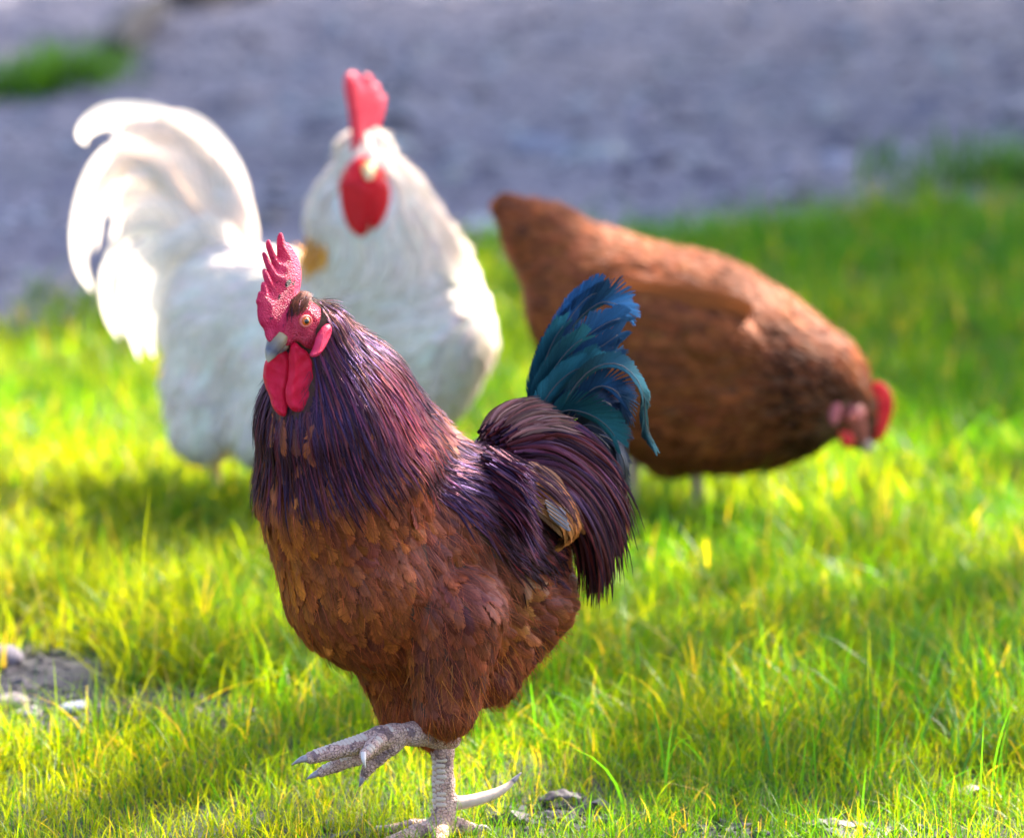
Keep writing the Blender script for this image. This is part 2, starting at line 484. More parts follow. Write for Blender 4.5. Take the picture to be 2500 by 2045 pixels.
def attr_mat(name, rough=0.8, noise=60):
    m, nt, N, L, out = nmat(name)
    col = N('ShaderNodeAttribute', attribute_name='c_base'); tc = N('ShaderNodeTexCoord')
    no = N('ShaderNodeTexNoise'); no.inputs['Scale'].default_value = noise; no.inputs['Detail'].default_value = 4; L(tc.outputs['Object'], no.inputs['Vector'])
    mr = N('ShaderNodeMapRange'); L(no.outputs['Fac'], mr.inputs[0]); mr.inputs[3].default_value = 0.5; mr.inputs[4].default_value = 1.5
    s = N('ShaderNodeVectorMath', operation='SCALE'); L(col.outputs['Color'], s.inputs[0]); L(mr.outputs[0], s.inputs['Scale'])
    pr = N('ShaderNodeBsdfPrincipled'); pr.inputs['Roughness'].default_value = rough; L(s.outputs[0], pr.inputs['Base Color'])
    b = N('ShaderNodeBump'); b.inputs['Strength'].default_value = 0.5; b.inputs['Distance'].default_value = 0.003; L(no.outputs['Fac'], b.inputs['Height']); L(b.outputs[0], pr.inputs['Normal'])
    L(pr.outputs[0], out.inputs[0]); return m

M_BODY = feather_mat("contour_feather", 0.6, 0.05, 0.42, 0.05, (0.7, 1.25), 0.35, 0.42, 0.27)
M_BODY2 = feather_mat("flight_feather", 0.5, 0.05, 0.35, 0.1, (0.7, 1.25), 0.3)
M_HACK = feather_mat("hackle_feather", 0.5, 0.075, 0.25, 0.04, (0.3, 1.6), 0.5, spec=0.05)
M_TAIL = feather_mat("tail_feather", 0.5, 0.13, 0.30, 0.0, (0.65, 1.35), 0.25)
M_FLUFF = feather_mat("fluff_feather", 0.6, 0.04, 0.45, 0.2)
M_WHITE = feather_mat("white_feather", 0.6, 0.0, 0.5, 0.4, (0.88, 1.08), 0.2)
M_HEN = feather_mat("hen_feather", 0.6, 0.0, 0.45, 0.08, spec=0.06)
M_COMB = skin_mat("comb_skin", (0.60, 0.010, 0.075), (0.80, 0.050, 0.15), 760, 0.7, 0.45, 0.25, (130, 0.63, (0.03, 0.01, 0.02)), 0.0022)
M_WATT = skin_mat("wattle_skin", (0.82, 0.006, 0.045), (0.92, 0.018, 0.075), 1000, 0.7, 0.30, 0.3, None, 0.0012)
M_FACE = skin_mat("face_skin", (0.58, 0.018, 0.06), (0.76, 0.07, 0.12), 620, 1.0, 0.38, 0.1, None, 0.0018)
M_EAR = skin_mat("earlobe_skin", (0.58, 0.016, 0.07), (0.74, 0.045, 0.12), 700, 0.4, 0.38, 0.2)
M_LEG = skin_mat("leg_skin", (0.54, 0.30, 0.24), (0.72, 0.46, 0.37), 420, 0.9, 0.5, 0.0, (60, 0.58, (0.27, 0.16, 0.155)), 0.0018, cracks=(250, (0.17, 0.09, 0.08)))
M_SCUTE = plain("scute", (0.62, 0.44, 0.36), 0.42, (160, (0.72, 0.55, 0.45)))
M_HORN = plain("horn", (0.52, 0.36, 0.27), 0.38, (90, (0.66, 0.47, 0.36)))
M_CLAW = plain("claw_horn", (0.20, 0.15, 0.17), 0.35, (200, (0.40, 0.32, 0.33)))
M_PALECLAW = plain("pale_claw", (0.68, 0.56, 0.50), 0.35)
M_YLEG = plain("yellow_leg", (0.62, 0.42, 0.14), 0.5, (120, (0.72, 0.52, 0.2)))

def beak_mat(name, base, tip, mid):
    m, nt, N, L, out = nmat(name)
    a = N('ShaderNodeAttribute', attribute_name='fuv'); s = N('ShaderNodeSeparateXYZ'); L(a.outputs['Vector'], s.inputs[0])
    no = N('ShaderNodeTexNoise'); no.inputs['Scale'].default_value = 180; no.inputs['Detail'].default_value = 3
    ad = N('ShaderNodeMath', operation='MULTIPLY_ADD'); L(no.outputs['Fac'], ad.inputs[0]); ad.inputs[1].default_value = 0.25; L(s.outputs[1], ad.inputs[2])
    c = ramp(N, L, ad.outputs[0], [(0.22, base), (0.62, mid), (1.0, tip)])
    pr = N('ShaderNodeBsdfPrincipled'); L(c, pr.inputs['Base Color']); pr.inputs['Roughness'].default_value = 0.28
    L(pr.outputs[0], out.inputs[0]); return m
M_BEAK = beak_mat("beak_horn", (0.34, 0.235, 0.12), (0.50, 0.42, 0.31), (0.07, 0.06, 0.09))
M_YBEAK = beak_mat("pale_beak", (0.75, 0.45, 0.10), (0.85, 0.72, 0.45), (0.80, 0.55, 0.2))
M_IRIS = plain("iris", (0.66, 0.07, 0.004), 0.2, (900, (0.80, 0.19, 0.008)), 0.1)
M_PUPIL = plain("pupil", (0.004, 0.003, 0.004), 0.05, None, 1.0)
M_LID = skin_mat("eyelid_skin", (0.62, 0.10, 0.10), (0.75, 0.2, 0.16), 1400, 0.4, 0.4, 0.0)
M_GRASS = blade_mat()
M_CHIP = attr_mat("chip")

# ------------------------------------------------------------------ ground
def soil_edge(x):
    return 8.8 + np.clip((x + 0.95) / 0.9, 0, 1) * 1.4 + 0.55 * np.clip(x, 0, 3)

BARE = [(*G(30, 1440), 0.17, 0.24, 1.0), (*G(220, 1480), 0.16, 0.13, 0.95), (*G(400, 1502), 0.11, 0.09, 0.75), (*G(1165, 1695), 0.045, 0.06, 0.8), (*G(850, 1716), 0.05, 0.06, 0.2),
        (*G(1480, 1728), 0.04, 0.04, 0.6), (*G(1780, 1731), 0.05, 0.04, 0.6), (*G(0, 1335), 0.12, 0.12, 0.7)]

def grass_mask(x, y):
    e = soil_edge(x) + (vnoise(x * 2.2, y * 2.2, 3) - 0.5) * 0.6 + (vnoise(x * 7, y * 7, 4) - 0.5) * 0.4
    m = sstep(0.18, -0.25, y - e)
    for bx, by, rx, ry, s in BARE:
        d = np.sqrt(((x - bx) / rx) ** 2 + ((y - by) / ry) ** 2) + (vnoise(x * 18, y * 18, 5) - 0.5) * 0.8
        m = m * (1 - s * sstep(1.15, 0.7, d))
    return m

def gz(x, y):
    lump = (vnoise(x * 3.1, y * 3.1, 1) - 0.5) * 0.02 + (vnoise(x * 9, y * 9, 2) - 0.5) * 0.012
    so = sstep(-0.2, 0.6, y - soil_edge(x))
    z = lump + so * ((vnoise(x * 2.0, y * 1.3, 8) - 0.5) * 0.07 + (vnoise(x * 14, y * 14, 9) - 0.5) * 0.02)
    return z * np.clip((y - 2) / 2, 0, 1) * np.clip((30 - y) / 10, 0, 1)

def axis(lo, hi, step, far):
    core = np.arange(lo, hi + 1e-6, step); out = []; s = step; e = hi
    while e < far: s *= 1.35; e += s; out.append(e)
    neg = []; s = step; e = lo
    while e > -far: s *= 1.35; e -= s; neg.append(e)
    return np.concatenate([neg[::-1], core, out])
gx = axis(-3.0, 3.0, 0.05, 400); gy = axis(3.5, 18.0, 0.06, 400)
GX, GY = np.meshgrid(gx, gy, indexing='ij')
gv = np.stack([GX, GY, gz(GX, GY)], -1).reshape(-1, 3)
ii, jj = np.meshgrid(np.arange(len(gx) - 1), np.arange(len(gy) - 1), indexing='ij'); a = (ii * len(gy) + jj).ravel()
gf = np.stack([a, a + len(gy), a + len(gy) + 1, a + 1], -1)
gmk = grass_mask(gv[:, 0], gv[:, 1])

m, nt, N, L, out = nmat("soil")
tc = N('ShaderNodeTexCoord'); at = N('ShaderNodeAttribute', attribute_name='fuv'); sp = N('ShaderNodeSeparateXYZ'); L(at.outputs['Vector'], sp.inputs[0])
n1 = N('ShaderNodeTexNoise'); n1.inputs['Scale'].default_value = 1.6; n1.inputs['Detail'].default_value = 9; n1.inputs['Roughness'].default_value = 0.65; L(tc.outputs['Object'], n1.inputs['Vector'])
n2 = N('ShaderNodeTexNoise'); n2.inputs['Scale'].default_value = 45.0; n2.inputs['Detail'].default_value = 5; L(tc.outputs['Object'], n2.inputs['Vector'])
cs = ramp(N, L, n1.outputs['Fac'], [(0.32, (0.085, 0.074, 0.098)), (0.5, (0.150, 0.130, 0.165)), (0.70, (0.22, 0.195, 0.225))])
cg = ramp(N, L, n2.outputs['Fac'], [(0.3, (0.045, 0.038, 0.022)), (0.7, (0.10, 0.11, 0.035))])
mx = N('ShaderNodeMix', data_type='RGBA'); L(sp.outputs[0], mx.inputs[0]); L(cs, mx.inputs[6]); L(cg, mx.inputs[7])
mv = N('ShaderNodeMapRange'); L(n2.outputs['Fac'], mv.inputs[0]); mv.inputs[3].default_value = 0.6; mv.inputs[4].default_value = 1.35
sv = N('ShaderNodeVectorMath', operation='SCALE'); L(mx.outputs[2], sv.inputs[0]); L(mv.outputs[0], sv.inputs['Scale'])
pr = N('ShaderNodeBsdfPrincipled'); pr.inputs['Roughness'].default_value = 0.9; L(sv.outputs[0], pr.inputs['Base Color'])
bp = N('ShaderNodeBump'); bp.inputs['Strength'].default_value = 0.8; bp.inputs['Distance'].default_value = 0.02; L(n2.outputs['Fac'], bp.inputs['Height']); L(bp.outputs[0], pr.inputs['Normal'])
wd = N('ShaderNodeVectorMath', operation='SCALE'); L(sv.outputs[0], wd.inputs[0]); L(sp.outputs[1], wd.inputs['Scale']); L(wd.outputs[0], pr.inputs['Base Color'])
L(pr.outputs[0], out.inputs[0])
ground = mesh("ground", gv, gf, m, attrs={'fuv': np.stack([gmk, 0.22 + 0.78 * sstep(6.8, 8.2, gv[:, 1]), gmk], -1)}, kind='structure')  # soil colour scaled down nearer the camera, standing in for shade
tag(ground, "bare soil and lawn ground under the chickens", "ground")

# ------------------------------------------------------------------ grass
def blades(name, x, y, hgt, wid, col, lean=0.45, S=5, label=None, parent=None, bias=(0, 0)):
    n = len(x); z = gz(x, y) - 0.004
    az = rng.uniform(0, 2 * np.pi, n); ln = np.abs(rng.normal(0, lean, n)) + 0.05
    d = np.stack([np.cos(az) + bias[0], np.sin(az) + bias[1], np.zeros(n)], -1)
    s = np.linspace(0, 1, S)[None, :, None]
    curve = rng.uniform(0.6, 1.0, n)[:, None, None]
    root = np.stack([x, y, z], -1)[:, None]
    C = root + hgt[:, None, None] * (s * np.array([0, 0, 1.0]) * (1 - 0.25 * s * s * np.minimum(ln, 1.2)[:, None, None]) + d[:, None] * ln[:, None, None] * (s ** (1 + curve)))
    fa = rng.uniform(0, 2 * np.pi, n); side = np.stack([np.cos(fa), np.sin(fa), np.zeros(n)], -1)[:, None]
    side = side - 0 * C
    w = wid[:, None, None] * np.clip(1 - s ** 1.7, 0.04, 1) * (0.75 + 0.5 * s * (1 - s) * 2)
    V = np.stack([C - side * w, C + side * w], 2)
    base = (np.arange(n) * S * 2)[:, None]; i = np.arange(S - 1)[None] * 2; a = base + i
    F = np.stack([a, a + 1, a + 3, a + 2], -1).reshape(-1, 4)
    cc = np.repeat(col.astype(np.float32), S * 2, 0).reshape(n, S, 2, 3)
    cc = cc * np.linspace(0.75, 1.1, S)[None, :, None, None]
    return mesh(name, V.reshape(-1, 3), F, M_GRASS, parent, attrs={'c_base': cc.reshape(-1, 3)}, kind='stuff')

def grass_field():
    X, Y, H, W, Cc = [], [], [], [], []
    for (x0, x1, y0, y1, dens, wmul) in ((-1.0, 1.0, 4.35, 5.5, 32000, 0.95), (-1.15, 1.15, 5.5, 6.6, 19000, 1.05), (-1.35, 1.35, 6.6, 8.4, 11000, 1.4), (-1.5, 2.1, 8.4, 12.0, 5000, 2.0),
                                         (-3, -1.15, 4.3, 8.6, 1100, 2.3), (1.15, 3.2, 4.3, 8.4, 1100, 2.3), (2.1, 3.5, 8.4, 12.5, 700, 2.4)):
        n = int((x1 - x0) * (y1 - y0) * dens)
        x = rng.uniform(x0, x1, n); y = rng.uniform(y0, y1, n)
        clump = vnoise(x * 9, y * 9, 21) * 0.6 + vnoise(x * 24, y * 24, 22) * 0.4
        keep = rng.random(n) < grass_mask(x, y) * (0.35 + 1.1 * clump)
        x, y, clump = x[keep], y[keep], clump[keep]; n = len(x)
        tall = vnoise(x * 2.3, y * 2.3, 31)
        # short, fine lawn round the foot; longer grass further back and to the side
        back = sstep(5.05, 5.9, y + 0.35 * np.abs(x - 0.0))
        h = (0.023 + 0.020 * back + 0.028 * tall * back + 0.014 * clump) * np.exp(rng.normal(0, 0.30, n))
        w = (0.0007 + 0.0008 * back) * wmul * np.exp(rng.normal(0, 0.25, n))
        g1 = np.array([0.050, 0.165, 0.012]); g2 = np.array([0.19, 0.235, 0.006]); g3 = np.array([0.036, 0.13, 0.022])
        t = np.clip(rng.normal(0.42, 0.28, n) + (vnoise(x * 4, y * 4, 41) - 0.5) * 0.8 + (vnoise(x * 1.3, y * 1.3, 43) - 0.5) * 0.7 - 0.35 * x / (0.1 * y + 0.5) - 0.2 * sstep(7.0, 8.5, y) + 0.15 * sstep(0.1, -0.4, x), 0, 1)[:, None]  # sunlit left and shaded right and back painted as yellower and greener blades
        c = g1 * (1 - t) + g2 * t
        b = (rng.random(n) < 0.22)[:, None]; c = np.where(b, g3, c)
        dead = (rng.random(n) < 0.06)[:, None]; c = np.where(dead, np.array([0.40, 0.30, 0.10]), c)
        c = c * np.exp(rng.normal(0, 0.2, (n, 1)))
        X.append(x); Y.append(y); H.append(h); W.append(w); Cc.append(c)
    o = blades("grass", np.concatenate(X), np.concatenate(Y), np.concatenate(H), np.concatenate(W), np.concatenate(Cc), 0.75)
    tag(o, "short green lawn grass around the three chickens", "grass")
grass_field()

def long_blades(n, fn, hr, wr, seed_col, name, label):
    x, y = fn(n)
    c = np.array(seed_col) * np.exp(rng.normal(0, 0.22, (len(x), 1)))
    o = blades(name, x, y, rng.uniform(*hr, len(x)), rng.uniform(*wr, len(x)), c, 0.55, 7)
    tag(o, label, "grass")
def spot(u, v, sx, sy):
    gx_, gy_ = G(u, v)
    return lambda n: (rng.normal(gx_, sx, n), rng.normal(gy_, sy, n))
long_blades(700, spot(1900, 1480, 0.20, 0.22), (0.07, 0.13), (0.0012, 0.0022), (0.05, 0.17, 0.03), "tall_grass", "long green grass blades beyond the dry leaf on the right")

long_blades(160, spot(1440, 1125, 0.08, 0.03), (0.07, 0.12), (0.0016, 0.0028), (0.13, 0.22, 0.008), "tall_grass", "long grass blades hiding the hen's legs")
long_blades(420, spot(1640, 1085, 0.20, 0.05), (0.06, 0.115), (0.0016, 0.0028), (0.16, 0.23, 0.008), "tall_grass", "sunlit long grass blades in front of the pecking hen")
long_blades(420, spot(420, 1085, 0.16, 0.06), (0.05, 0.10), (0.0016, 0.0028), (0.17, 0.23, 0.008), "tall_grass", "sunlit long grass blades in front of the white rooster")
# ------------------------------------------------------------------ mulch on the soil
def chips(name, n, fx, fy, size, cols, keep=None, lbl=None):
    x = fx(n); y = fy(n)
    if keep is not None: k = keep(x, y); x, y = x[k], y[k]
    n = len(x)
    base = np.array([[-1, -1, -1], [1, -1, -1], [1, 1, -1], [-1, 1, -1], [-.7, -.6, 1], [.7, -.7, 1], [.6, .7, 1], [-.7, .6, 1]], float)
    V = base[None] * (1 + rng.normal(0, 0.18, (n, 8, 3)))
    s = np.exp(rng.normal(0, 0.45, n)) * size
    V = V * np.stack([s * rng.uniform(0.7, 2.2, n), s * rng.uniform(0.4, 0.8, n), s * rng.uniform(0.15, 0.45, n)], -1)[:, None]
    az = rng.uniform(0, 6.283, n); ti = rng.normal(0, 0.3, n)
    c, sn = np.cos(ti)[:, None], np.sin(ti)[:, None]
    V = np.stack([V[..., 0] * c - V[..., 2] * sn, V[..., 1], V[..., 0] * sn + V[..., 2] * c], -1)
    c, sn = np.cos(az)[:, None], np.sin(az)[:, None]
    V = np.stack([V[..., 0] * c - V[..., 1] * sn, V[..., 0] * sn + V[..., 1] * c, V[..., 2]], -1)
    V = V + np.stack([x, y, gz(x, y) + s * 0.2], -1)[:, None]
    F = np.array([[0, 3, 2, 1], [4, 5, 6, 7], [0, 1, 5, 4], [1, 2, 6, 5], [2, 3, 7, 6], [3, 0, 4, 7]])
    F = (F[None] + (np.arange(n) * 8)[:, None, None]).reshape(-1, 4)
    col = np.array(cols)[rng.integers(0, len(cols), n)] * np.exp(rng.normal(0, 0.25, (n, 1)))
    o = mesh(name, V.reshape(-1, 3), F, M_CHIP, smooth=False, attrs={'c_base': np.repeat(col, 8, 0)}, kind='stuff')
    tag(o, lbl, "mulch")
SOILC = [(0.10, 0.085, 0.12), (0.15, 0.13, 0.17), (0.24, 0.22, 0.26), (0.30, 0.29, 0.31), (0.07, 0.06, 0.085), (0.18, 0.15, 0.18)]
chips("wood_chips", 9000, lambda n: rng.uniform(-3.2, 3.5, n), lambda n: 7.6 + 11 * rng.random(n) ** 1.3, 0.011, SOILC, lambda x, y: grass_mask(x, y) < 0.35, "grey brown wood chip mulch on the shaded soil")
chips("straw_litter", 420, lambda n: rng.uniform(-2.5, 3.0, n), lambda n: 8.6 + 7 * rng.random(n) ** 1.2, 0.020, [(0.30, 0.29, 0.30), (0.36, 0.35, 0.34), (0.05, 0.042, 0.055), (0.26, 0.22, 0.22)], lambda x, y: grass_mask(x, y) < 0.35, "pale straw and dark bark bits scattered over the soil")
def bare_xy(n):
    k = rng.integers(0, len(BARE), n); b = np.array(BARE)[k]
    return b[:, 0] + b[:, 2] * rng.normal(0, 0.6, n), b[:, 1] + b[:, 3] * rng.normal(0, 0.6, n)
_bx, _by = bare_xy(1500)
chips("soil_crumbs", 1500, lambda n: _bx, lambda n: _by, 0.0042, [(0.04, 0.033, 0.04), (0.03, 0.025, 0.03), (0.08, 0.065, 0.075), (0.11, 0.09, 0.09), (0.06, 0.05, 0.055)], None, "dark crumbs and pebbles in the bare lawn patches")

# ================================================================== shared anatomy
def tube(name, pts, rad, mat, parent, S=14, seg=12, flat=1.0):
    """tapered bent horn: centre line pts, radii rad"""
    C = catmull(pts, S); r = np.interp(np.linspace(0, 1, S), np.linspace(0, 1, len(rad)), rad)
    T = unit(np.gradient(C, axis=0)); ref = np.array([0.13, 0.2, 0.97])
    if abs(T.mean(0) @ ref) > 0.9 * np.linalg.norm(T.mean(0)): ref = np.array([1.0, 0.1, 0])
    A = unit(np.cross(T, ref)); B = np.cross(T, A)
    th = np.linspace(0, 2 * np.pi, seg, endpoint=False)
    V = C[:, None] + r[:, None, None] * (A[:, None] * np.cos(th)[None, :, None] * flat + B[:, None] * np.sin(th)[None, :, None])
    V = np.concatenate([V.reshape(-1, 3), C[:1] - T[:1] * r[0] * 0.5, C[-1:] + T[-1:] * r[-1] * 0.6])
    i, j = np.meshgrid(np.arange(S - 1), np.arange(seg), indexing='ij'); j2 = (j + 1) % seg
    F = np.stack([i * seg + j, (i + 1) * seg + j, (i + 1) * seg + j2, i * seg + j2], -1).reshape(-1, 4)
    k = np.arange(seg); k2 = (k + 1) % seg
    tri = np.concatenate([np.stack([np.full(seg, S * seg), k, k2], -1), np.stack([np.full(seg, S * seg + 1), (S - 1) * seg + k2, (S - 1) * seg + k], -1)])
    fuv = np.zeros((len(V), 3)); fuv[:S * seg, 1] = np.repeat(np.linspace(0, 1, S), seg); fuv[-1, 1] = 1
    return mesh(name, V, [F, tri], mat, parent, attrs={'fuv': fuv})

def ball(name, c, r, mat, parent, axis=None, sq=1.0, seg=20):
    th = np.linspace(0, np.pi, seg // 2 + 1)[1:-1]; ph = np.linspace(0, 2 * np.pi, seg, endpoint=False)
    T_, P_ = np.meshgrid(th, ph, indexing='ij')
    v = np.stack([np.sin(T_) * np.cos(P_), np.sin(T_) * np.sin(P_), np.cos(T_) * sq], -1).reshape(-1, 3)
    v = np.concatenate([v, [[0, 0, sq], [0, 0, -sq]]]) * r
    if axis is not None:
        z = unit(axis); x = unit(np.cross(z, [0.1, 0.2, 1.0])); y = np.cross(z, x); v = v[:, :1] * x + v[:, 1:2] * y + v[:, 2:] * z
    n = len(th); i, j = np.meshgrid(np.arange(n - 1), np.arange(seg), indexing='ij'); j2 = (j + 1) % seg
    F = np.stack([i * seg + j, (i + 1) * seg + j, (i + 1) * seg + j2, i * seg + j2], -1).reshape(-1, 4)
    k = np.arange(seg); k2 = (k + 1) % seg
    tri = np.concatenate([np.stack([np.full(seg, n * seg), k, k2], -1), np.stack([np.full(seg, n * seg + 1), (n - 1) * seg + k2, (n - 1) * seg + k], -1)])
    return mesh(name, v + c, [F, tri], mat, parent)

def ring(name, c, axis, R, r, mat, parent, squash=0.85):
    z = unit(axis); x = unit(np.cross(z, [0.0, 0.0, 1.0])); y = np.cross(z, x)
    a, b = np.meshgrid(np.linspace(0, 2 * np.pi, 28, endpoint=False), np.linspace(0, 2 * np.pi, 10, endpoint=False), indexing='ij')
    rr = R + r * np.cos(b)
    v = c + (rr * np.cos(a))[..., None] * x + (rr * np.sin(a) * squash)[..., None] * y + (r * np.sin(b))[..., None] * z
    i, j = np.meshgrid(np.arange(28), np.arange(10), indexing='ij')
    f = np.stack([i * 10 + j, ((i + 1) % 28) * 10 + j, ((i + 1) % 28) * 10 + (j + 1) % 10, i * 10 + (j + 1) % 10], -1).reshape(-1, 4)
    return mesh(name, v.reshape(-1, 3), f, mat, parent)

def eye(c, axis, r, parent):
    e = ball("eye", c, r, M_IRIS, parent, axis)
    ball("pupil", c + unit(axis) * r * 0.80, r * 0.50, M_PUPIL, e, axis, 0.48)
    ring("eyelid", c + unit(axis) * r * 0.45, axis, r * 1.02, r * 0.24, M_LID, e)
    return e

def scute(c, n, along, w, h, parent, data=[None]):
    """one rounded horny scale, mesh data shared"""
    if data[0] is None:
        th = np.linspace(0, 2 * np.pi, 12, endpoint=False)
        def ringv(k, z): return np.stack([np.sign(np.cos(th)) * np.abs(np.cos(th)) ** 0.75 * k, np.sign(np.sin(th)) * np.abs(np.sin(th)) ** 0.75 * k, np.full(12, z)], -1)
        V = np.concatenate([ringv(1, -0.6), ringv(0.97, 0.15), ringv(0.62, 0.5), [[0, 0, 0.62]]])
        F = []
        for q in range(2):
            for i in range(12): F.append((q * 12 + i, q * 12 + (i + 1) % 12, q * 12 + 12 + (i + 1) % 12, q * 12 + 12 + i))
        tri = [(24 + i, 24 + (i + 1) % 12, 36) for i in range(12)]
        o = mesh("scale", V, [np.array(F), np.array(tri)], M_SCUTE); data[0] = o.data
        COL.objects.unlink(o); bpy.data.objects.remove(o)
    o = bpy.data.objects.new("scale", data[0]); COL.objects.link(o); o.parent = parent
    z = unit(n); y = unit(along - z * np.dot(along, z)); x = np.cross(y, z)
    Mx = Matrix.Identity(4)
    loc = np.array(c) - world_loc(parent)
    for r in range(3):
        Mx[r][0] = x[r] * w; Mx[r][1] = y[r] * h; Mx[r][2] = z[r] * 0.0028; Mx[r][3] = loc[r]
    o.matrix_local = Mx
    return o

# ================================================================== the dark rooster
Y0 = 5.0
PXM = Y0 / CT * K / FPX                       # metres per measured pixel at the rooster
hu, hv = 925, 1738
hx, hy = G(hu, hv)
ROO = empty("rooster", (hx, hy, 0.0), "dark mahogany rooster with blue-green tail stepping forward on one leg", "rooster")
def H(u, v, dy=0.0): return P(u, v, hy + dy)
REAR = unit(np.array([0.77, 0.64, 0.0])); LAT = np.array([0.64, -0.77, 0.0]); DOWN = np.array([0, 0, -1.0])

def cr(x, y): return (560 + x / 3.339) / K, (540 + y / 3.338) / K
HL = unit(np.array([0.71, -0.70, 0.02])); HF = unit(np.array([-0.70, -0.71, 0.0]))
su, sv_ = cr(570, 780)
S0 = H(su, sv_, -0.15)
SKULL_R = 0.0205
BK = onplane(*cr(455, 940), S0, HL)
GDIR = unit(BK - S0)

B = Body()
def rc(u1, v1, y1, r1, u2, v2, y2, r2, k=0.03): B.rc(H(u1, v1, y1), r1 * PXM, H(u2, v2, y2), r2 * PXM, k)
rc(692, 1040, -.085, 150, 752, 1180, -.06, 172)
rc(860, 1090, -.01, 180, 960, 1140, .03, 178)
rc(1040, 1060, .06, 140, 1080, 1220, .07, 108)
rc(765, 1240, -.04, 140, 950, 1270, .02, 130)
rc(935, 1275, -.062, 112, 925, 1466, -.068, 60, 0.012)
rc(795, 1300, .0, 96, 838, 1468, .015, 46, 0.015)
rc(838, 1468, .015, 40, 893, 1528, .0, 24, 0.02)
rc(1065, 1250, .06, 122, 1010, 1390, .03, 70, 0.016)
rc(660, 690, -.135, 44, 690, 860, -.105, 138)
rc(690, 860, -.105, 138, 725, 960, -.085, 176)
rc(668, 682, -.132, 40, 728, 800, -.09, 80)
rc(728, 800, -.09, 80, 862, 1000, -.01, 128)
rc(1075, 990, .08, 92, 1130, 890, .12, 52)
WAX = np.stack([unit(np.array([0.75, 0.62, -0.20])), LAT, np.cross(unit(np.array([0.75, 0.62, -0.20])), LAT)])
B.el(H(1000, 1075, -.035), WAX, (0.085, 0.028, 0.052), 0.012)
B.rc(S0, SKULL_R, BK, 0.0085, 0.012)
_body, bv_, bq_ = body_mesh("body", B, 0.0045, plain("down", (0.07, 0.03, 0.018), 0.9), ROO)

H0 = H(628, 612, -0.135)                      # hackles stream away from here
HC = S0
def head_ab(p):
    r = p - S0
    up = unit(np.cross(HL, GDIR)); up = up if up[2] > 0 else -up
    return r @ GDIR, r @ up, r @ HL
def is_face(p):
    a, b, c = head_ab(p)
    return (a > -0.015 + 0.25 * np.maximum(b, 0)) & (b < 0.0155) & (np.linalg.norm(p - S0, axis=-1) < 0.05)

FB = Body()
FB.rc(S0, SKULL_R + 0.0022, BK, 0.0100, 0.012)
FB.el(onplane(*cr(640, 815), S0 + HL * 0.016, HL), np.stack([GDIR, HL, np.cross(GDIR, HL)]), (0.013, 0.006, 0.011), 0.006)
FB.el(onplane(*cr(640, 940), S0 + HL * 0.013, HL), np.stack([GDIR, HL, np.cross(GDIR, HL)]), (0.010, 0.007, 0.014), 0.006)
body_mesh("face", FB, 0.0013, M_FACE, ROO, 0.004, clip=is_face)
for sgn in (1, -1):
    ec = onplane(*cr(612, 812), S0 + HL * 0.0195, HL)
    if sgn < 0: ec = ec - HL * 2 * np.dot(ec - S0, HL)
    eye(ec, unit(HL * sgn + HF * 0.25), 0.0057, ROO)

# comb, wattles, earlobes
comb = [(330, 985), (300, 945), (292, 880), (248, 830), (232, 740), (238, 690), (220, 655), (236, 620), (240, 580), (262, 578), (264, 515), (278, 496), (296, 520),
        (322, 585), (292, 490), (280, 420), (290, 392), (308, 400), (335, 470), (368, 520), (322, 400), (292, 290), (294, 254), (314, 266), (348, 345), (390, 410), (348, 290),
        (319, 195), (324, 156), (342, 166), (378, 250), (412, 320), (414, 230), (408, 130), (421, 94), (440, 118), (464, 188), (500, 186), (542, 243), (577, 315),
        (584, 400), (575, 500), (560, 580), (600, 680), (590, 800), (520, 900), (450, 985)]
slab("comb", [cr(*c) for c in comb], S0, HL, 0.0058, 0.013, M_COMB, ROO, 0.00075, bend=lambda v: 0.004 * np.sin(v[:, 1] * 60 + 1) * sstep(0.02, 0.08, v[:, 1]), grow_by=0.0009)
w1 = [(330, 1075), (290, 1125), (262, 1230), (275, 1330), (318, 1410), (340, 1500), (385, 1568), (437, 1596), (468, 1575), (474, 1500), (462, 1420), (480, 1300), (500, 1200), (500, 1100), (450, 1040), (390, 1030)]
w2 = [(500, 1000), (540, 982), (572, 1020), (645, 1065), (682, 1150), (700, 1250), (695, 1350), (662, 1450), (622, 1528), (570, 1559), (512, 1546), (472, 1490), (458, 1400), (478, 1300), (490, 1200), (485, 1100)]
NW = unit(np.array([0.25, -0.97, 0.05]))
o1 = onplane(*cr(400, 1060), S0 + HL * -0.004, HL) - HF * 0.009
slab("wattle", [cr(*c) for c in w1], o1, unit(np.array([-0.15, -0.98, 0.1])), 0.0045, 0.0038, M_WATT, ROO, 0.0006, bend=lambda v: 0.10 * v[:, 0] - 6.0 * v[:, 0] ** 2 + 0.0006 * np.sin(v[:, 1] * 500 + v[:, 0] * 200), rim=0.45)
o2 = onplane(*cr(540, 1040), S0 + HL * 0.009, HL) + HF * 0.001
slab("wattle", [cr(*c) for c in w2], o2, unit(np.array([0.45, -0.89, 0.05])), 0.0048, 0.0038, M_WATT, ROO, 0.0006, bend=lambda v: -8.0 * v[:, 0] ** 2 + 0.0006 * np.sin(v[:, 1] * 450 - v[:, 0] * 260), rim=0.45)
ear = [(805, 828), (828, 870), (820, 935), (782, 1012), (742, 1080), (692, 1113), (652, 1098), (690, 1030), (718, 930), (760, 858)]
oe = onplane(*cr(745, 980), S0 + HL * 0.029, HL)
slab("earlobe", [cr(*c) for c in ear], oe, unit(np.array([0.80, -0.60, 0.05])), 0.0045, 0.004, M_EAR, ROO, 0.0007, rim=0.4)
far = oe - HL * 2 * np.dot(oe - S0, HL)
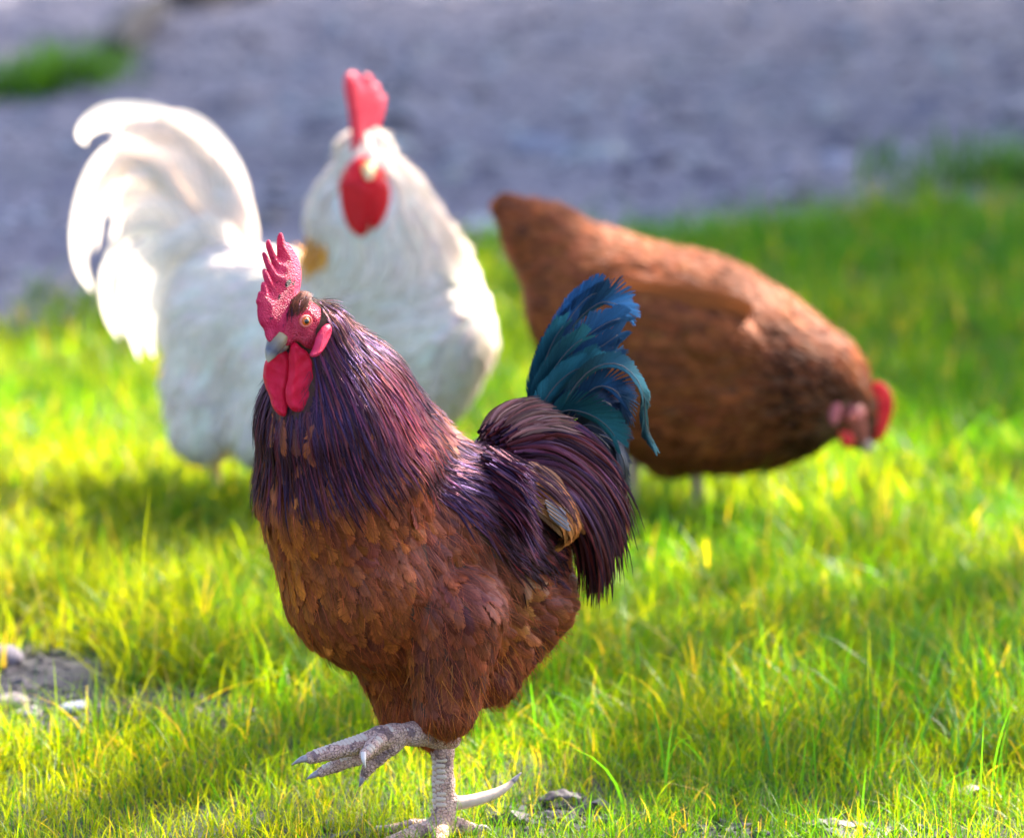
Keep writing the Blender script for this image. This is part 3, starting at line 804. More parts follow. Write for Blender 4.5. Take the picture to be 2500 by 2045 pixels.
ball("earlobe", far, 0.011, M_EAR, ROO, HL, 0.4)

# beak
bt = onplane(*cr(318, 1146), S0, HL); bm = onplane(*cr(330, 1030), S0, HL); bb = onplane(*cr(430, 965), S0, HL)
bk = tube("beak", [onplane(*cr(q[0], q[1]), S0, HL) for q in ((408, 925), (380, 985), (343, 1065), (324, 1115), (318, 1148))], [0.0098, 0.0098, 0.0068, 0.0038, 0.0006], M_BEAK, ROO, 22, 18, 0.85)
lb = onplane(*cr(455, 1005), S0, HL); lt = onplane(*cr(372, 1075), S0, HL)
tube("lower_beak", [lb, (lb + lt) / 2 - np.array([0, 0, 0.001]), lt], [0.0052, 0.0036, 0.0010], M_BEAK, bk, 10, 12, 1.0)
for sgn in (1, -1):
    ns = onplane(*cr(420, 985), S0 + HL * 0.0068 * sgn, HL)
    ball("nostril", ns, 0.0018, M_PUPIL, bk, HL, 0.5, 10)

# --------------------------- plumage
def on_face(p): return is_face(p) & (FB.eval(p) < 0.004)
def body_flow(p, n):
    s = (p - H(900, 1110, 0)) @ REAR
    dn = np.clip(0.85 - 4.0 * s, 0.35, 1.0)
    low = sstep(0.26, 0.16, p[:, 2])
    return REAR[None] * (0.55 + 0.3 * sstep(-0.05, 0.1, s) - 0.35 * low)[:, None] + DOWN[None] * np.maximum(dn, low * 0.9)[:, None]
def hackle_flow(p, n):
    r = unit(p - H0); far_ = sstep(0.14, 0.22, np.linalg.norm(p - H0, axis=1))[:, None]
    return r * (1 - far_ * 0.5) + (REAR * 0.5 + DOWN * 0.3) * far_ * 0.6
def flow_all(p, n):
    d = np.linalg.norm(p - H0, axis=1); w = sstep(0.17, 0.10, d)[:, None]
    return hackle_flow(p, n) * w + unit(body_flow(p, n)) * (1 - w)

RUST = np.array([0.25, 0.050, 0.012]); ORANGE = np.array([0.50, 0.140, 0.014]); MAHOG = np.array([0.080, 0.012, 0.013]); INK = np.array([0.016, 0.004, 0.007])
LILAC = np.array([0.40, 0.23, 0.66]); PINKS = np.array([0.72, 0.28, 0.40])
PURPLE_ZONE = np.array([(845, 930), (1000, 880), (1100, 925), (1140, 1010), (1152, 1100), (1130, 1168), (1050, 1168), (1000, 1100), (935, 1045), (880, 1000)], float)
def purple(p):
    u, v = pix(p); return (poly_sdf(np.stack([u, v], -1), PURPLE_ZONE) < 0)

# contour feathers of breast, flank, belly
def keep_body(p):
    return (np.linalg.norm(p - H0, axis=1) > 0.115) & ~on_face(p) & (np.linalg.norm(p - S0, axis=1) > 0.06)
r0 = scatter(bv_, bq_, 0.0100, 26000, keep_body)
Nf = len(r0); low = sstep(0.20, 0.10, r0[:, 2])
Lf = rng.uniform(0.032, 0.048, Nf) * (1 - 0.15 * low)
C, sd, nn = grow(B, r0, flow_all, Lf, 7, (0.0002, 0.0040), 0.18, 0.9, 0.3)
u_, v_ = pix(r0)
mixo = np.clip(rng.normal(0.14, 0.12, Nf) + 0.55 * sstep(700, 560, u_) + 0.25 * sstep(1120, 1230, v_) * sstep(900, 640, u_), 0, 1)[:, None]
dk = np.clip(rng.normal(0.25, 0.25, Nf) + 0.35 * sstep(800, 1000, u_) + 0.3 * sstep(1050, 990, v_), 0, 0.9)[:, None]
colf = (RUST * (1 - mixo) + ORANGE * mixo) * (1 - dk) + MAHOG * dk
for (cu, cv, ru, rv, pc) in ((1066, 1250, 22, 70, (0.46, 0.17, 0.04)), (1085, 1190, 34, 20, (0.40, 0.22, 0.12))):  # sunlit stripe on the flank painted into the feather colour
    z_ = 0.7 * sstep(1.3, 0.3, np.hypot((u_ - cu) / ru, (v_ - cv) / rv))[:, None] * ((r0 - H(900, 1110, 0)) @ LAT > 0)[:, None] * rng.random((Nf, 1)) ** 0.5
    colf = colf * (1 - z_) + np.array(pc) * z_
pz = purple(r0)
round_ = ~pz
def put(name, sel, half, kind, mat, col, spec, camber=0.28, cols=3):
    return ribbons(name, C[sel], sd[sel], nn[sel], half[sel] if half.ndim else np.full(sel.sum(), half), kind, col[sel], spec, mat, ROO, camber, cols)
hw = rng.uniform(0.0080, 0.0120, Nf)
put("breast_feathers", round_ & (low < 0.5), hw, 'round', M_BODY, vary(colf, Nf, 0.13, 0.04), np.array([0.42, 0.28, 0.34]), 0.25, 5)
put("thigh_feathers", round_ & (low >= 0.5), hw * 0.7, 'long', M_BODY, vary(colf * 0.95, Nf, 0.2, 0.05), np.array([0.42, 0.30, 0.40]))

# purple-brown cape over the wing
rw = scatter(bv_, bq_, 0.0042, 80000, lambda p: purple(p) & ((p - H(900, 1110, 0)) @ LAT > -0.02) & (np.linalg.norm(p - H0, axis=1) > 0.10))
C, sd, nn = grow(B, rw, lambda p, n: REAR * 0.75 + DOWN * 0.62, rng.uniform(0.035, 0.06, len(rw)), 8, (0.002, 0.0065), 0.17, 0.8, 0.4)
wing = ribbons("wing_covert_feathers", C, sd, nn, rng.uniform(0.0016, 0.0032, len(rw)), 'point', vary(np.where(rng.random((len(rw), 1)) < 0.25, MAHOG, INK), len(rw), 0.35, 0.15),
               np.where(rng.random((len(rw), 1)) < 0.6, LILAC, PINKS) * 0.75, M_HACK, ROO)

# hackle: long pointed neck feathers
def keep_h(p):
    d = np.linalg.norm(p - H0, axis=1)
    return (d < 0.138) & ~on_face(p)
rh = scatter(bv_, bq_, 0.0026, 150000, keep_h)
dh = np.linalg.norm(rh - H0, axis=1)
Lh = (0.020 + 0.062 * sstep(0.01, 0.11, dh)) * rng.uniform(0.65, 1.4, len(rh))
C, sd, nn = grow(B, rh, hackle_flow, Lh, 9, (0.0008, 0.0065), 0.07, 0.85, 0.4)
uw, vw = pix(C); w2p = np.array([cr(*c) for c in w2]); w1p = np.array([cr(*c) for c in w1])
hit = np.zeros(len(C), bool)
for k_ in range(0, 9):
    q_ = np.stack([uw[:, k_], vw[:, k_]], -1)
    hit |= (poly_sdf(q_, w2p) < 1.5) & (C[:, k_, 1] < o2[1] + 0.02)
    hit |= (poly_sdf(q_, w1p) < 1.5) & (C[:, k_, 1] < o1[1] + 0.02)
ok = ~(hit | on_face(C[:, -1]) | on_face(C[:, 5]) | on_face(C[:, 3])); C, sd, nn, rh, dh = C[ok], sd[ok], nn[ok], rh[ok], dh[ok]
ch = np.where(rng.random((len(rh), 1)) < 0.35, MAHOG * 1.1, INK)
ch = np.where((rng.random(len(rh)) < 0.25)[:, None] & (dh < 0.05)[:, None], np.array([0.16, 0.06, 0.03]), ch)
uh, vh = pix(C[:, 4]); lit_red = sstep(1.2, 0.5, np.hypot((uh - 815 - 0.35 * (vh - 840)) / 48, (vh - 840) / 110))[:, None] * ((rh - H(900, 1110, 0)) @ LAT > -0.05)[:, None]  # sunlit patch on the neck, painted in as redder hackles
ch = ch * (1 - lit_red * 0.8) + np.array([0.20, 0.026, 0.028]) * lit_red * 0.8
pick = rng.random((len(rh), 1))
ribbons("hackle_feathers", C, sd, nn, (0.0009 + 0.0010 * sstep(0.01, 0.10, dh)) * rng.uniform(0.8, 1.3, len(rh)), 'point', vary(ch, len(rh), 0.28, 0.12),
        np.where(pick < 0.55, LILAC, np.where(pick < 0.85, PINKS, np.array([0.7, 0.32, 0.3]))) * rng.uniform(0.5, 1.0, (len(rh), 1)), M_HACK, ROO)

# short brown bristles between comb and eye
cv_, cq_ = surface_nets(FB.eval, *FB.bounds(0.004), 0.0016)
rb_ = scatter(cv_, cq_, 0.0011, 30000, lambda p: (lambda a, b, c: (np.abs(c) > 0.003) & (b > 0.0125) & (a > -0.02) & (a < 0.012))(*head_ab(p)))
C, sd, nn = grow(FB, rb_, lambda p, n: -GDIR[None] + np.array([0, 0, 0.5]) + 0 * p, rng.uniform(0.007, 0.012, len(rb_)), 5, (0.0005, 0.003), 0.25, 0.7, 0.5)
ribbons("crown_feathers", C, sd, nn, np.full(len(rb_), 0.00042), 'point', vary([0.17, 0.055, 0.026], len(rb_), 0.35, 0.1), np.array([0.4, 0.3, 0.4]), M_FLUFF, ROO, 0.1, 2)

# wispy loose barbs lying over everything
ra = scatter(bv_, bq_, 0, 13000, lambda p: ~on_face(p) & (np.linalg.norm(p - S0, axis=1) > 0.045))
da = np.linalg.norm(ra - H0, axis=1)
C, sd, nn = grow(B, ra, flow_all, rng.uniform(0.014, 0.034, len(ra)), 5, (0.001, 0.0075), 0.35, 0.8, 0.6)
ua, va = pix(ra); lowa = sstep(0.22, 0.12, ra[:, 2])[:, None]
ca = np.where((da < 0.17)[:, None] | purple(ra)[:, None], np.array([0.09, 0.028, 0.04]), RUST * 1.15 + lowa * ORANGE * 0.25)
ribbons("loose_barbs", C, sd, nn, np.full(len(ra), 0.00022), 'hair', vary(ca, len(ra), 0.4, 0.1), np.array([0.5, 0.36, 0.5]), M_FLUFF, ROO, 0.0, 2)

# fluff round the thighs and vent
rf = scatter(bv_, bq_, 0, 5000, lambda p: (p[:, 2] < 0.21))
C, sd, nn = grow(B, rf, flow_all, rng.uniform(0.02, 0.04, len(rf)), 5, (0.002, 0.012), 0.3, 0.8, 0.7)
ribbons("fluff", C, sd, nn, np.full(len(rf), 0.00035), 'hair', vary(np.where(rng.random((len(rf), 1)) < 0.5, RUST, ORANGE * 0.8), len(rf), 0.4, 0.08), np.array([0.5, 0.36, 0.4]), M_FLUFF, ROO, 0.0, 2)

# one loose feather hanging off the breast
def feather(name, pts, half, kind, col, spec, mat, parent, nrm, S=14, cols=5, camber=0.25):
    C = catmull(pts, S)[None]
    sd, nn = frames(C, unit(nrm))
    return ribbons(name, C, sd, nn, np.array([half]), kind, np.asarray(col)[None], np.asarray(spec)[None], mat, parent, camber, cols, stuff=False)
feather("loose_feather", [H(672, 1298, -.10), H(676, 1330, -.105), H(682, 1362, -.105)], 12 * PXM, 'round', ORANGE * 0.9, [0.4, 0.3, 0.3], M_BODY, ROO, [-0.3, -0.95, 0])

# wing: the secondaries peeping out behind the cape
def hfeather(name, uvys, halfpx, col, spec, mat, parent=ROO, kind='long', nrm=None, camber=0.22, cols=5, S=16):
    return feather(name, [H(*q) for q in uvys], halfpx * PXM, kind, col, spec, mat, parent, LAT if nrm is None else nrm, S, cols, camber)
TAN = np.array([0.44, 0.155, 0.045]); GREYF = np.array([0.22, 0.20, 0.24])
WN = np.array([0.72, -0.66, 0.2])
def barbed(name, uvys, halfpx, col, spec, mat, nrm, n=70, seed=0, ang=0.75, kind='long', camber=0.3, at=H, pxm=PXM, parent=ROO, quill=None):
    """a big feather built barb by barb: a quill and two rows of fine ribbons that part here and there"""
    r = np.random.default_rng(seed)
    S = 5; s0 = np.linspace(0.04, 0.93, n)
    Cq = catmull([at(*q) for q in uvys], 60); Tq = unit(np.gradient(Cq, axis=0)); Sq = unit(np.cross(Tq, unit(nrm)))
    Nq = unit(np.cross(Sq, Tq))
    tot = np.linalg.norm(np.diff(Cq, axis=0), axis=1).sum()
    Cs, Sd, Nn, Hw, Cl, Sp = [], [], [], [], [], []
    for sgn in (-1, 1):
        ph = r.uniform(0, 6, 3)
        f_ = s0 * 59; i_ = np.minimum(f_.astype(int), 58); fr = (f_ - i_)[:, None]
        c0 = Cq[i_] * (1 - fr) + Cq[i_ + 1] * fr; t0 = Tq[i_]; d0 = Sq[i_] * sgn; n0 = Nq[i_]
        wd = shape_w(kind, s0) * halfpx * pxm
        wave = 0.03 * np.sin(s0 * 23 + ph[0]) + 0.05 * np.sign(np.sin(s0 * 29 + ph[1])) * np.abs(np.sin(s0 * 29 + ph[1])) ** 5 + r.normal(0, 0.012, n)
        a_ = ang * (1 - 0.45 * s0) + wave
        ln = wd / np.sin(np.clip(a_, 0.3, 1.4)) * r.uniform(0.96, 1.03, n)
        q = np.linspace(0, 1, S)[None, :, None]
        dirv = t0 * np.cos(a_)[:, None] + d0 * np.sin(a_)[:, None]
        cc = c0[:, None] + dirv[:, None] * q * ln[:, None, None] + t0[:, None] * (q ** 2) * (0.22 * ln)[:, None, None] - n0[:, None] * (q ** 2) * (camber * wd)[:, None, None]
        tt = unit(np.gradient(cc, axis=1)); ss = unit(np.cross(tt, np.broadcast_to(n0[:, None], cc.shape)))
        Cs.append(cc); Sd.append(ss); Nn.append(unit(np.cross(ss, tt))); Hw.append(np.full(n, tot / n * 0.95) * r.uniform(0.85, 1.2, n))
        tone = np.exp(0.18 * np.sin(s0 * 9 + ph[2]) + r.normal(0, 0.10, n))[:, None]
        Cl.append(np.asarray(col) * tone); Sp.append(np.asarray(spec) * tone)
    o = ribbons(name, np.concatenate(Cs), np.concatenate(Sd), np.concatenate(Nn), np.concatenate(Hw), 'barb', np.concatenate(Cl), np.concatenate(Sp), mat, parent, 0.0, 2, stuff=False)
    tube("quill", Cq[::6] + Nq[::6] * 0.0003, [0.0008, 0.0006, 0.0003], quill or M_QUILL, o, 18, 6)
    return o
M_WQ = plain("wing_quill", (0.30, 0.13, 0.05), 0.4)
M_QUILL = plain("quill_horn", (0.06, 0.05, 0.055), 0.35)
for k in range(10):
    f = k / 9; j = rng.normal(0, 5, 8)
    col = (np.array([0.58, 0.16, 0.025]) * (1 - f) + TAN * f) * (rng.uniform(0.7, 1.15) if k % 3 else 0.3)
    barbed("wing_feather", [(1092 + 4 * f + j[0], 958 + 90 * f + j[1], -.026 - .012 * f), (1146 + 2 * f + j[2], 1000 + 80 * f + j[3], -.012 - .012 * f), (1192 - 15 * f + j[4], 1065 + 45 * f + j[5], .006 - .012 * f), (1212 - 58 * f + j[6], 1100 + 38 * f + j[7], .016 - .014 * f)],
             15 - 3 * f, col, [0.5, 0.42, 0.4], M_BODY2, WN, 44, 100 + k, quill=M_WQ)
for k in range(4):
    barbed("wing_feather", [(1128 + 3 * k, 1036 + 9 * k, -.034), (1150 + 3 * k, 1050 + 10 * k, -.028), (1172 + 3 * k, 1064 + 11 * k, -.022)], 6.5, GREYF * (1 - 0.15 * k), [0.6, 0.6, 0.7], M_BODY2, WN, 26, 130 + k, quill=M_WQ)

# saddle: arching pointed feathers falling over the rump
def guided(name, guides, n, half, kind, colf_, specf, mat, spread, dyspread, S=12, nrm=LAT):
    Gd = np.stack([catmull([H(*q) for q in g], S) for g in guides])
    t = rng.random(n) * (len(guides) - 1); i = np.minimum(t.astype(int), len(guides) - 2); f = (t - i)[:, None, None]
    C = Gd[i] * (1 - f) + Gd[i + 1] * f
    Lc = rng.uniform(0.72, 1.05, n)
    s = np.linspace(0, 1, S)
    idx = np.clip(s[None] * Lc[:, None], 0, 1) * (S - 1); lo_ = np.minimum(idx.astype(int), S - 2); fr = (idx - lo_)[..., None]
    C = np.take_along_axis(C, lo_[..., None].repeat(3, 2), 1) * (1 - fr) + np.take_along_axis(C, (lo_ + 1)[..., None].repeat(3, 2), 1) * fr
    off = rng.normal(0, spread, (n, 1, 3)); off2 = rng.normal(0, spread * 1.3, (n, 1, 3))
    C = C + off + (off2 - off) * s[None, :, None] + LAT * rng.uniform(-dyspread, dyspread, (n, 1, 1))
    nr = unit(np.broadcast_to(nrm, (n, 1, 3)) + rng.normal(0, 0.22, (n, 1, 3)))
    sd, nn = frames(C, nr)
    return ribbons(name, C, sd, nn, half * rng.uniform(0.7, 1.3, n), kind, colf_(n), specf(n), mat, ROO, 0.25, 3)
def c_sad(n): return vary(np.where(rng.random((n, 1)) < 0.55, INK * 1.1, MAHOG * 0.9), n, 0.3, 0.12)
def s_sad(n): return np.where(rng.random((n, 1)) < 0.6, LILAC, PINKS) * rng.uniform(0.25, 0.75, (n, 1))
guided("saddle_feathers", [
    [(1020, 905, .05), (1050, 865, .075), (1100, 850, .085), (1170, 875, .10), (1225, 920, .11)],
    [(1030, 910, .04), (1090, 880, .055), (1170, 895, .075), (1240, 950, .09), (1275, 1020, .10)],
    [(1040, 925, .03), (1120, 905, .045), (1210, 945, .065), (1272, 1020, .08), (1298, 1105, .095)],
    [(1050, 940, .02), (1130, 935, .03), (1215, 990, .05), (1265, 1090, .065), (1275, 1180, .08)],
    [(1070, 960, .015), (1150, 985, .02), (1215, 1060, .035), (1245, 1160, .05), (1245, 1245, .06)],
    [(1090, 1000, .02), (1160, 1040, .02), (1205, 1110, .03), (1225, 1190, .045), (1225, 1250, .05)]],
    1000, 0.0027, 'point', c_sad, s_sad, M_HACK, 0.0042, 0.016, 13)
guided("wing_edge_feathers", [
    [(1010, 930, -.035), (1060, 955, -.042), (1085, 970, -.046), (1102, 988, -.046)],
    [(1015, 960, -.045), (1065, 990, -.05), (1088, 1012, -.052), (1106, 1036, -.05)],
    [(1020, 1000, -.052), (1070, 1040, -.056), (1098, 1072, -.058), (1118, 1104, -.056)],
    [(1020, 1040, -.056), (1065, 1085, -.06), (1092, 1128, -.06), (1112, 1165, -.058)]],
    420, 0.0019, 'point', c_sad, s_sad, M_HACK, 0.0035, 0.004, 10, WN)
guided("wing_streak_feathers", [
    [(1100, 955, -.028), (1150, 985, -.02), (1195, 1035, -.01), (1215, 1085, .0)],
    [(1105, 1000, -.036), (1150, 1040, -.03), (1185, 1085, -.02), (1195, 1125, -.012)]],
    16, 0.0014, 'point', lambda n: vary([0.035, 0.012, 0.012], n, 0.3, 0.1), s_sad, M_HACK, 0.003, 0.003, 10, WN)
guided("rump_feathers", [  # paler colour here stands for sun on the saddle hump
    [(1020, 900, .06), (1040, 862, .07), (1080, 838, .08), (1130, 835, .09)],
    [(1025, 915, .045), (1060, 880, .05), (1110, 862, .06), (1170, 870, .07)],
    [(1035, 925, .035), (1075, 900, .04), (1130, 892, .05), (1190, 910, .06)]],
    620, 0.0026, 'point', lambda n: vary([0.22, 0.10, 0.088], n, 0.4, 0.08), lambda n: np.broadcast_to([0.6, 0.5, 0.55], (n, 3)), M_FLUFF, 0.0028, 0.018, 9)

# tail
TEAL = np.array([0.008, 0.045, 0.062]); DBLUE = np.array([0.006, 0.028, 0.075]); BLK = np.array([0.008, 0.010, 0.018])
sT = np.array([0.04, 0.36, 0.42]); sB = np.array([0.03, 0.22, 0.50]); sK = np.array([0.16, 0.20, 0.34])
tail = [  # centre line, half width px, base colour, sheen
    ([(1125, 880, .135), (1140, 760, .145), (1185, 660, .16), (1250, 600, .175), (1292, 604, .185), (1312, 618, .19)], 34, DBLUE, sB),
    ([(1120, 880, .13), (1122, 790, .135), (1150, 700, .145), (1195, 620, .16), (1235, 580, .17), (1270, 578, .18)], 30, DBLUE, sB),
    ([(1118, 880, .125), (1112, 810, .128), (1128, 740, .132), (1152, 680, .138), (1180, 640, .145)], 24, TEAL, sT),
    ([(1130, 885, .12), (1150, 790, .125), (1200, 700, .135), (1260, 650, .15), (1318, 628, .165)], 30, DBLUE, sB),
    ([(1132, 890, .115), (1160, 800, .12), (1215, 730, .13), (1270, 690, .14), (1304, 664, .15)], 28, DBLUE * 0.9, sB * 0.9),
    ([(1135, 890, .11), (1165, 820, .112), (1220, 760, .12), (1270, 730, .13), (1296, 702, .14)], 26, DBLUE * 0.9, sB * 0.8),
    ([(1110, 880, .105), (1118, 820, .108), (1150, 750, .112), (1190, 700, .118), (1225, 675, .125)], 26, TEAL, sT),
    ([(1112, 890, .10), (1130, 840, .10), (1170, 780, .105), (1215, 740, .11), (1258, 728, .118)], 26, TEAL, sT),
    ([(1105, 885, .095), (1120, 845, .095), (1150, 800, .098), (1185, 770, .10), (1215, 760, .105)], 22, TEAL * 1.1, sT * 0.9),
    ([(1150, 900, .10), (1190, 840, .10), (1240, 800, .105), (1280, 815, .11), (1288, 850, .115), (1268, 878, .118)], 26, DBLUE * 0.7, sB * 0.6),
    ([(1160, 900, .11), (1200, 850, .11), (1245, 830, .115), (1275, 850, .12), (1282, 880, .125)], 24, DBLUE * 0.6, sK),
    ([(1120, 895, .085), (1165, 852, .082), (1215, 856, .084), (1255, 880, .088), (1283, 916, .092)], 27, TEAL * 1.1, sT),
    ([(1140, 890, .092), (1190, 800, .09), (1240, 758, .09), (1290, 758, .095), (1328, 800, .10), (1336, 850, .105), (1342, 895, .11), (1374, 956, .115)], 16, BLK + TEAL * 0.5, sT * 0.7),
    ([(1240, 900, .10), (1270, 915, .105), (1292, 955, .11), (1298, 1005, .115)], 15, BLK, sK),
    ([(1190, 880, .125), (1240, 905, .13), (1275, 950, .135), (1290, 1020, .14)], 26, BLK, sK),
    ([(1180, 860, .13), (1230, 860, .135), (1270, 890, .14), (1285, 940, .145)], 26, BLK, sK),
    ([(1170, 905, .10), (1215, 880, .10), (1255, 900, .105), (1280, 945, .11)], 20, BLK, sK),
]
for k, (pts, hwid, cb, cs_) in enumerate(tail):
    if min(p_[1] for p_ in pts) < 735: pts = [(1122 + (p_[0] - 1122) * 0.92, 885 + (p_[1] - 885) * 0.90, p_[2]) for p_ in pts]; hwid *= 0.88
    nr = unit(LAT + rng.normal(0, 0.16, 3) + np.array([0, 0, 0.12]))
    barbed("tail_feather", pts, hwid, cb * (0.85 + 0.3 * rng.random()), cs_ * (0.7 + 0.5 * rng.random()), M_TAIL, nr, 120, 200 + k, 0.62, 'long', 0.35)
# under-tail tips showing behind
for q in ([(1285, 1010, .12), (1296, 1070, .125), (1302, 1112, .125)], [(1255, 1030, .12), (1268, 1080, .125), (1272, 1122, .125)]):
    hfeather("tail_covert", q, 8, ORANGE * 0.7, [0.4, 0.3, 0.3], M_BODY, kind='point')

# --------------------------- legs
def fc(x, y): return (680 + x / 3.3156) / K, (1640 + y / 3.3156) / K
CP = PXM / K * K / 3.3156 / K                 # metres per crop pixel
def F(x, y, dy): return H(*fc(x, y), dy)
def chain(body, pts, rads, k=0.004, ringp=None):
    for (a_, b_), (ra_, rb_) in zip(zip(pts[:-1], pts[1:]), zip(rads[:-1], rads[1:])): body.rc(a_, ra_ * CP, b_, rb_ * CP, k, ringp)
RNG = (0.0009, 0.0045)
LEG = Body()
chain(LEG, [F(1400, 545, -.045), F(1290, 520, -.055), F(1100, 498, -.075), F(930, 505, -.09), F(820, 530, -.10)], [80, 92, 92, 84, 86], 0.006, (0.0006, 0.005))
chain(LEG, [F(820, 530, -.10), F(720, 560, -.112)], [88, 78], 0.006)
chain(LEG, [F(760, 545, -.108), F(610, 605, -.122), F(440, 650, -.135), F(262, 692, -.145)], [72, 66, 58, 50], 0.004, RNG)
chain(LEG, [F(790, 610, -.10), F(640, 690, -.105), F(470, 755, -.11), F(345, 808, -.113)], [60, 58, 50, 40], 0.004, RNG)
chain(LEG, [F(830, 545, -.118), F(760, 600, -.135), F(695, 672, -.15)], [58, 54, 46], 0.004, RNG)
chain(LEG, [F(900, 610, -.092), F(810, 690, -.095), F(730, 770, -.098), F(690, 840, -.098)], [66, 58, 50, 36], 0.004, RNG)
LEG.rc(F(930, 600, -.092), 58 * CP, F(960, 570, -.09), 60 * CP, 0.006)
leg1, _, _ = body_mesh("leg", LEG, 0.0011, M_LEG, ROO, 0.004)
tube("claw", [F(275, 690, -.144), F(190, 705, -.149), F(108, 748, -.152)], [36 * CP, 26 * CP, 5 * CP], M_CLAW, leg1)
tube("claw", [F(350, 805, -.113), F(290, 830, -.115), F(228, 864, -.116)], [32 * CP, 24 * CP, 5 * CP], M_CLAW, leg1)
tube("claw", [F(688, 655, -.158), F(690, 710, -.164), F(706, 772, -.164)], [24 * CP, 20 * CP, 4 * CP], M_PALECLAW, leg1)
tube("claw", [F(700, 825, -.098), F(675, 875, -.100), F(655, 926, -.100)], [30 * CP, 22 * CP, 5 * CP], M_CLAW, leg1)
# broad scales across the raised shank and toes
def row_scutes(parent, a_, b_, n, ra_, rb_, nrm, w, h):
    for i in range(n):
        f = (i + 0.5) / n; c = a_ * (1 - f) + b_ * f; al = unit(b_ - a_)
        nn_ = unit(nrm - al * np.dot(nrm, al)); r = (ra_ * (1 - f) + rb_ * f) * CP
        scute(c + nn_ * (r - 0.0004), nn_, al, w * (ra_ * (1 - f) + rb_ * f) * CP, h, parent)
UPC = np.array([0, -0.45, 0.9])
row_scutes(leg1, F(1230, 512, -.061), F(860, 520, -.097), 12, 92, 84, UPC, 0.62, 0.0031)
row_scutes(leg1, F(700, 570, -.114), F(285, 688, -.143), 13, 72, 50, UPC, 0.66, 0.0029)
row_scutes(leg1, F(640, 690, -.105), F(365, 800, -.112), 8, 58, 42, UPC, 0.66, 0.0029)
row_scutes(leg1, F(800, 565, -.125), F(705, 660, -.148), 5, 56, 48, np.array([0.3, -0.8, 0.5]), 0.66, 0.0027)

LEG2 = Body()
gyz = -0.002
foot = np.array([F(1335, 1290, 0)[0], hy, 0.012])
chain(LEG2, [F(1290, 560, .0), F(1328, 640, .0), F(1335, 900, .0), F(1338, 1150, .0), foot], [70, 88, 86, 92, 100], 0.006)
LEG2.rc(F(1425, 1050, .002), 52 * CP, F(1380, 1050, .002), 60 * CP, 0.008)
def toe(dx, dy, L, r0_, r1_):
    d = unit(np.array([dx, dy, 0])); e = foot + d * L; e[2] = 0.007; m_ = foot + d * L * 0.5; m_[2] = 0.012
    LEG2.rc(foot, r0_, m_, (r0_ + r1_) / 2, 0.006, RNG); LEG2.rc(m_, (r0_ + r1_) / 2, e, r1_, 0.004, RNG); return e, d
toes = [toe(-0.75, -0.66, 0.075, 0.0105, 0.0065), toe(-0.98, 0.1, 0.060, 0.0095, 0.006), toe(-0.1, -1.0, 0.060, 0.0095, 0.006), toe(0.85, 0.25, 0.035, 0.010, 0.006)]
leg2, _, _ = body_mesh("leg", LEG2, 0.0012, M_LEG, ROO, 0.004)
for e, d in toes: tube("claw", [e - d * 0.002, e + d * 0.008 + np.array([0, 0, 0.002]), e + d * 0.017 - np.array([0, 0, 0.004])], [0.0045, 0.0035, 0.0006], M_CLAW, leg2)
spur = tube("spur", [F(1390, 1052, .0), F(1500, 1052, .006), F(1700, 1002, .018), F(1850, 925, .028), F(1958, 818, .034)], [62 * CP, 56 * CP, 48 * CP, 30 * CP, 5 * CP], M_HORN, leg2, 22, 16)
tube("spur_tip", [F(1895, 885, .031), F(1930, 850, .0325), F(1961, 814, .0343)], [24.5 * CP, 15.5 * CP, 5.5 * CP], M_CLAW, spur, 8, 12)
for i in range(15):
    y_ = 650 + i * 45
    j = 6 * math.sin(i * 2.1)
    scute(F(1316 + j, y_, 0) + np.array([0, -86 * CP * 0.94, 0]), unit(np.array([-0.18, -1, 0])), np.array([0, 0, 1.0]), 44 * CP * (1 + 0.1 * math.sin(i * 1.7)), 21.5 * CP, leg2)
    scute(F(1262 + j * 0.5, y_ + 22, 0) + np.array([0, -86 * CP * 0.58, 0]), unit(np.array([-0.86, -0.5, 0])), np.array([0, 0, 1.0]), 26 * CP, 21.5 * CP, leg2)

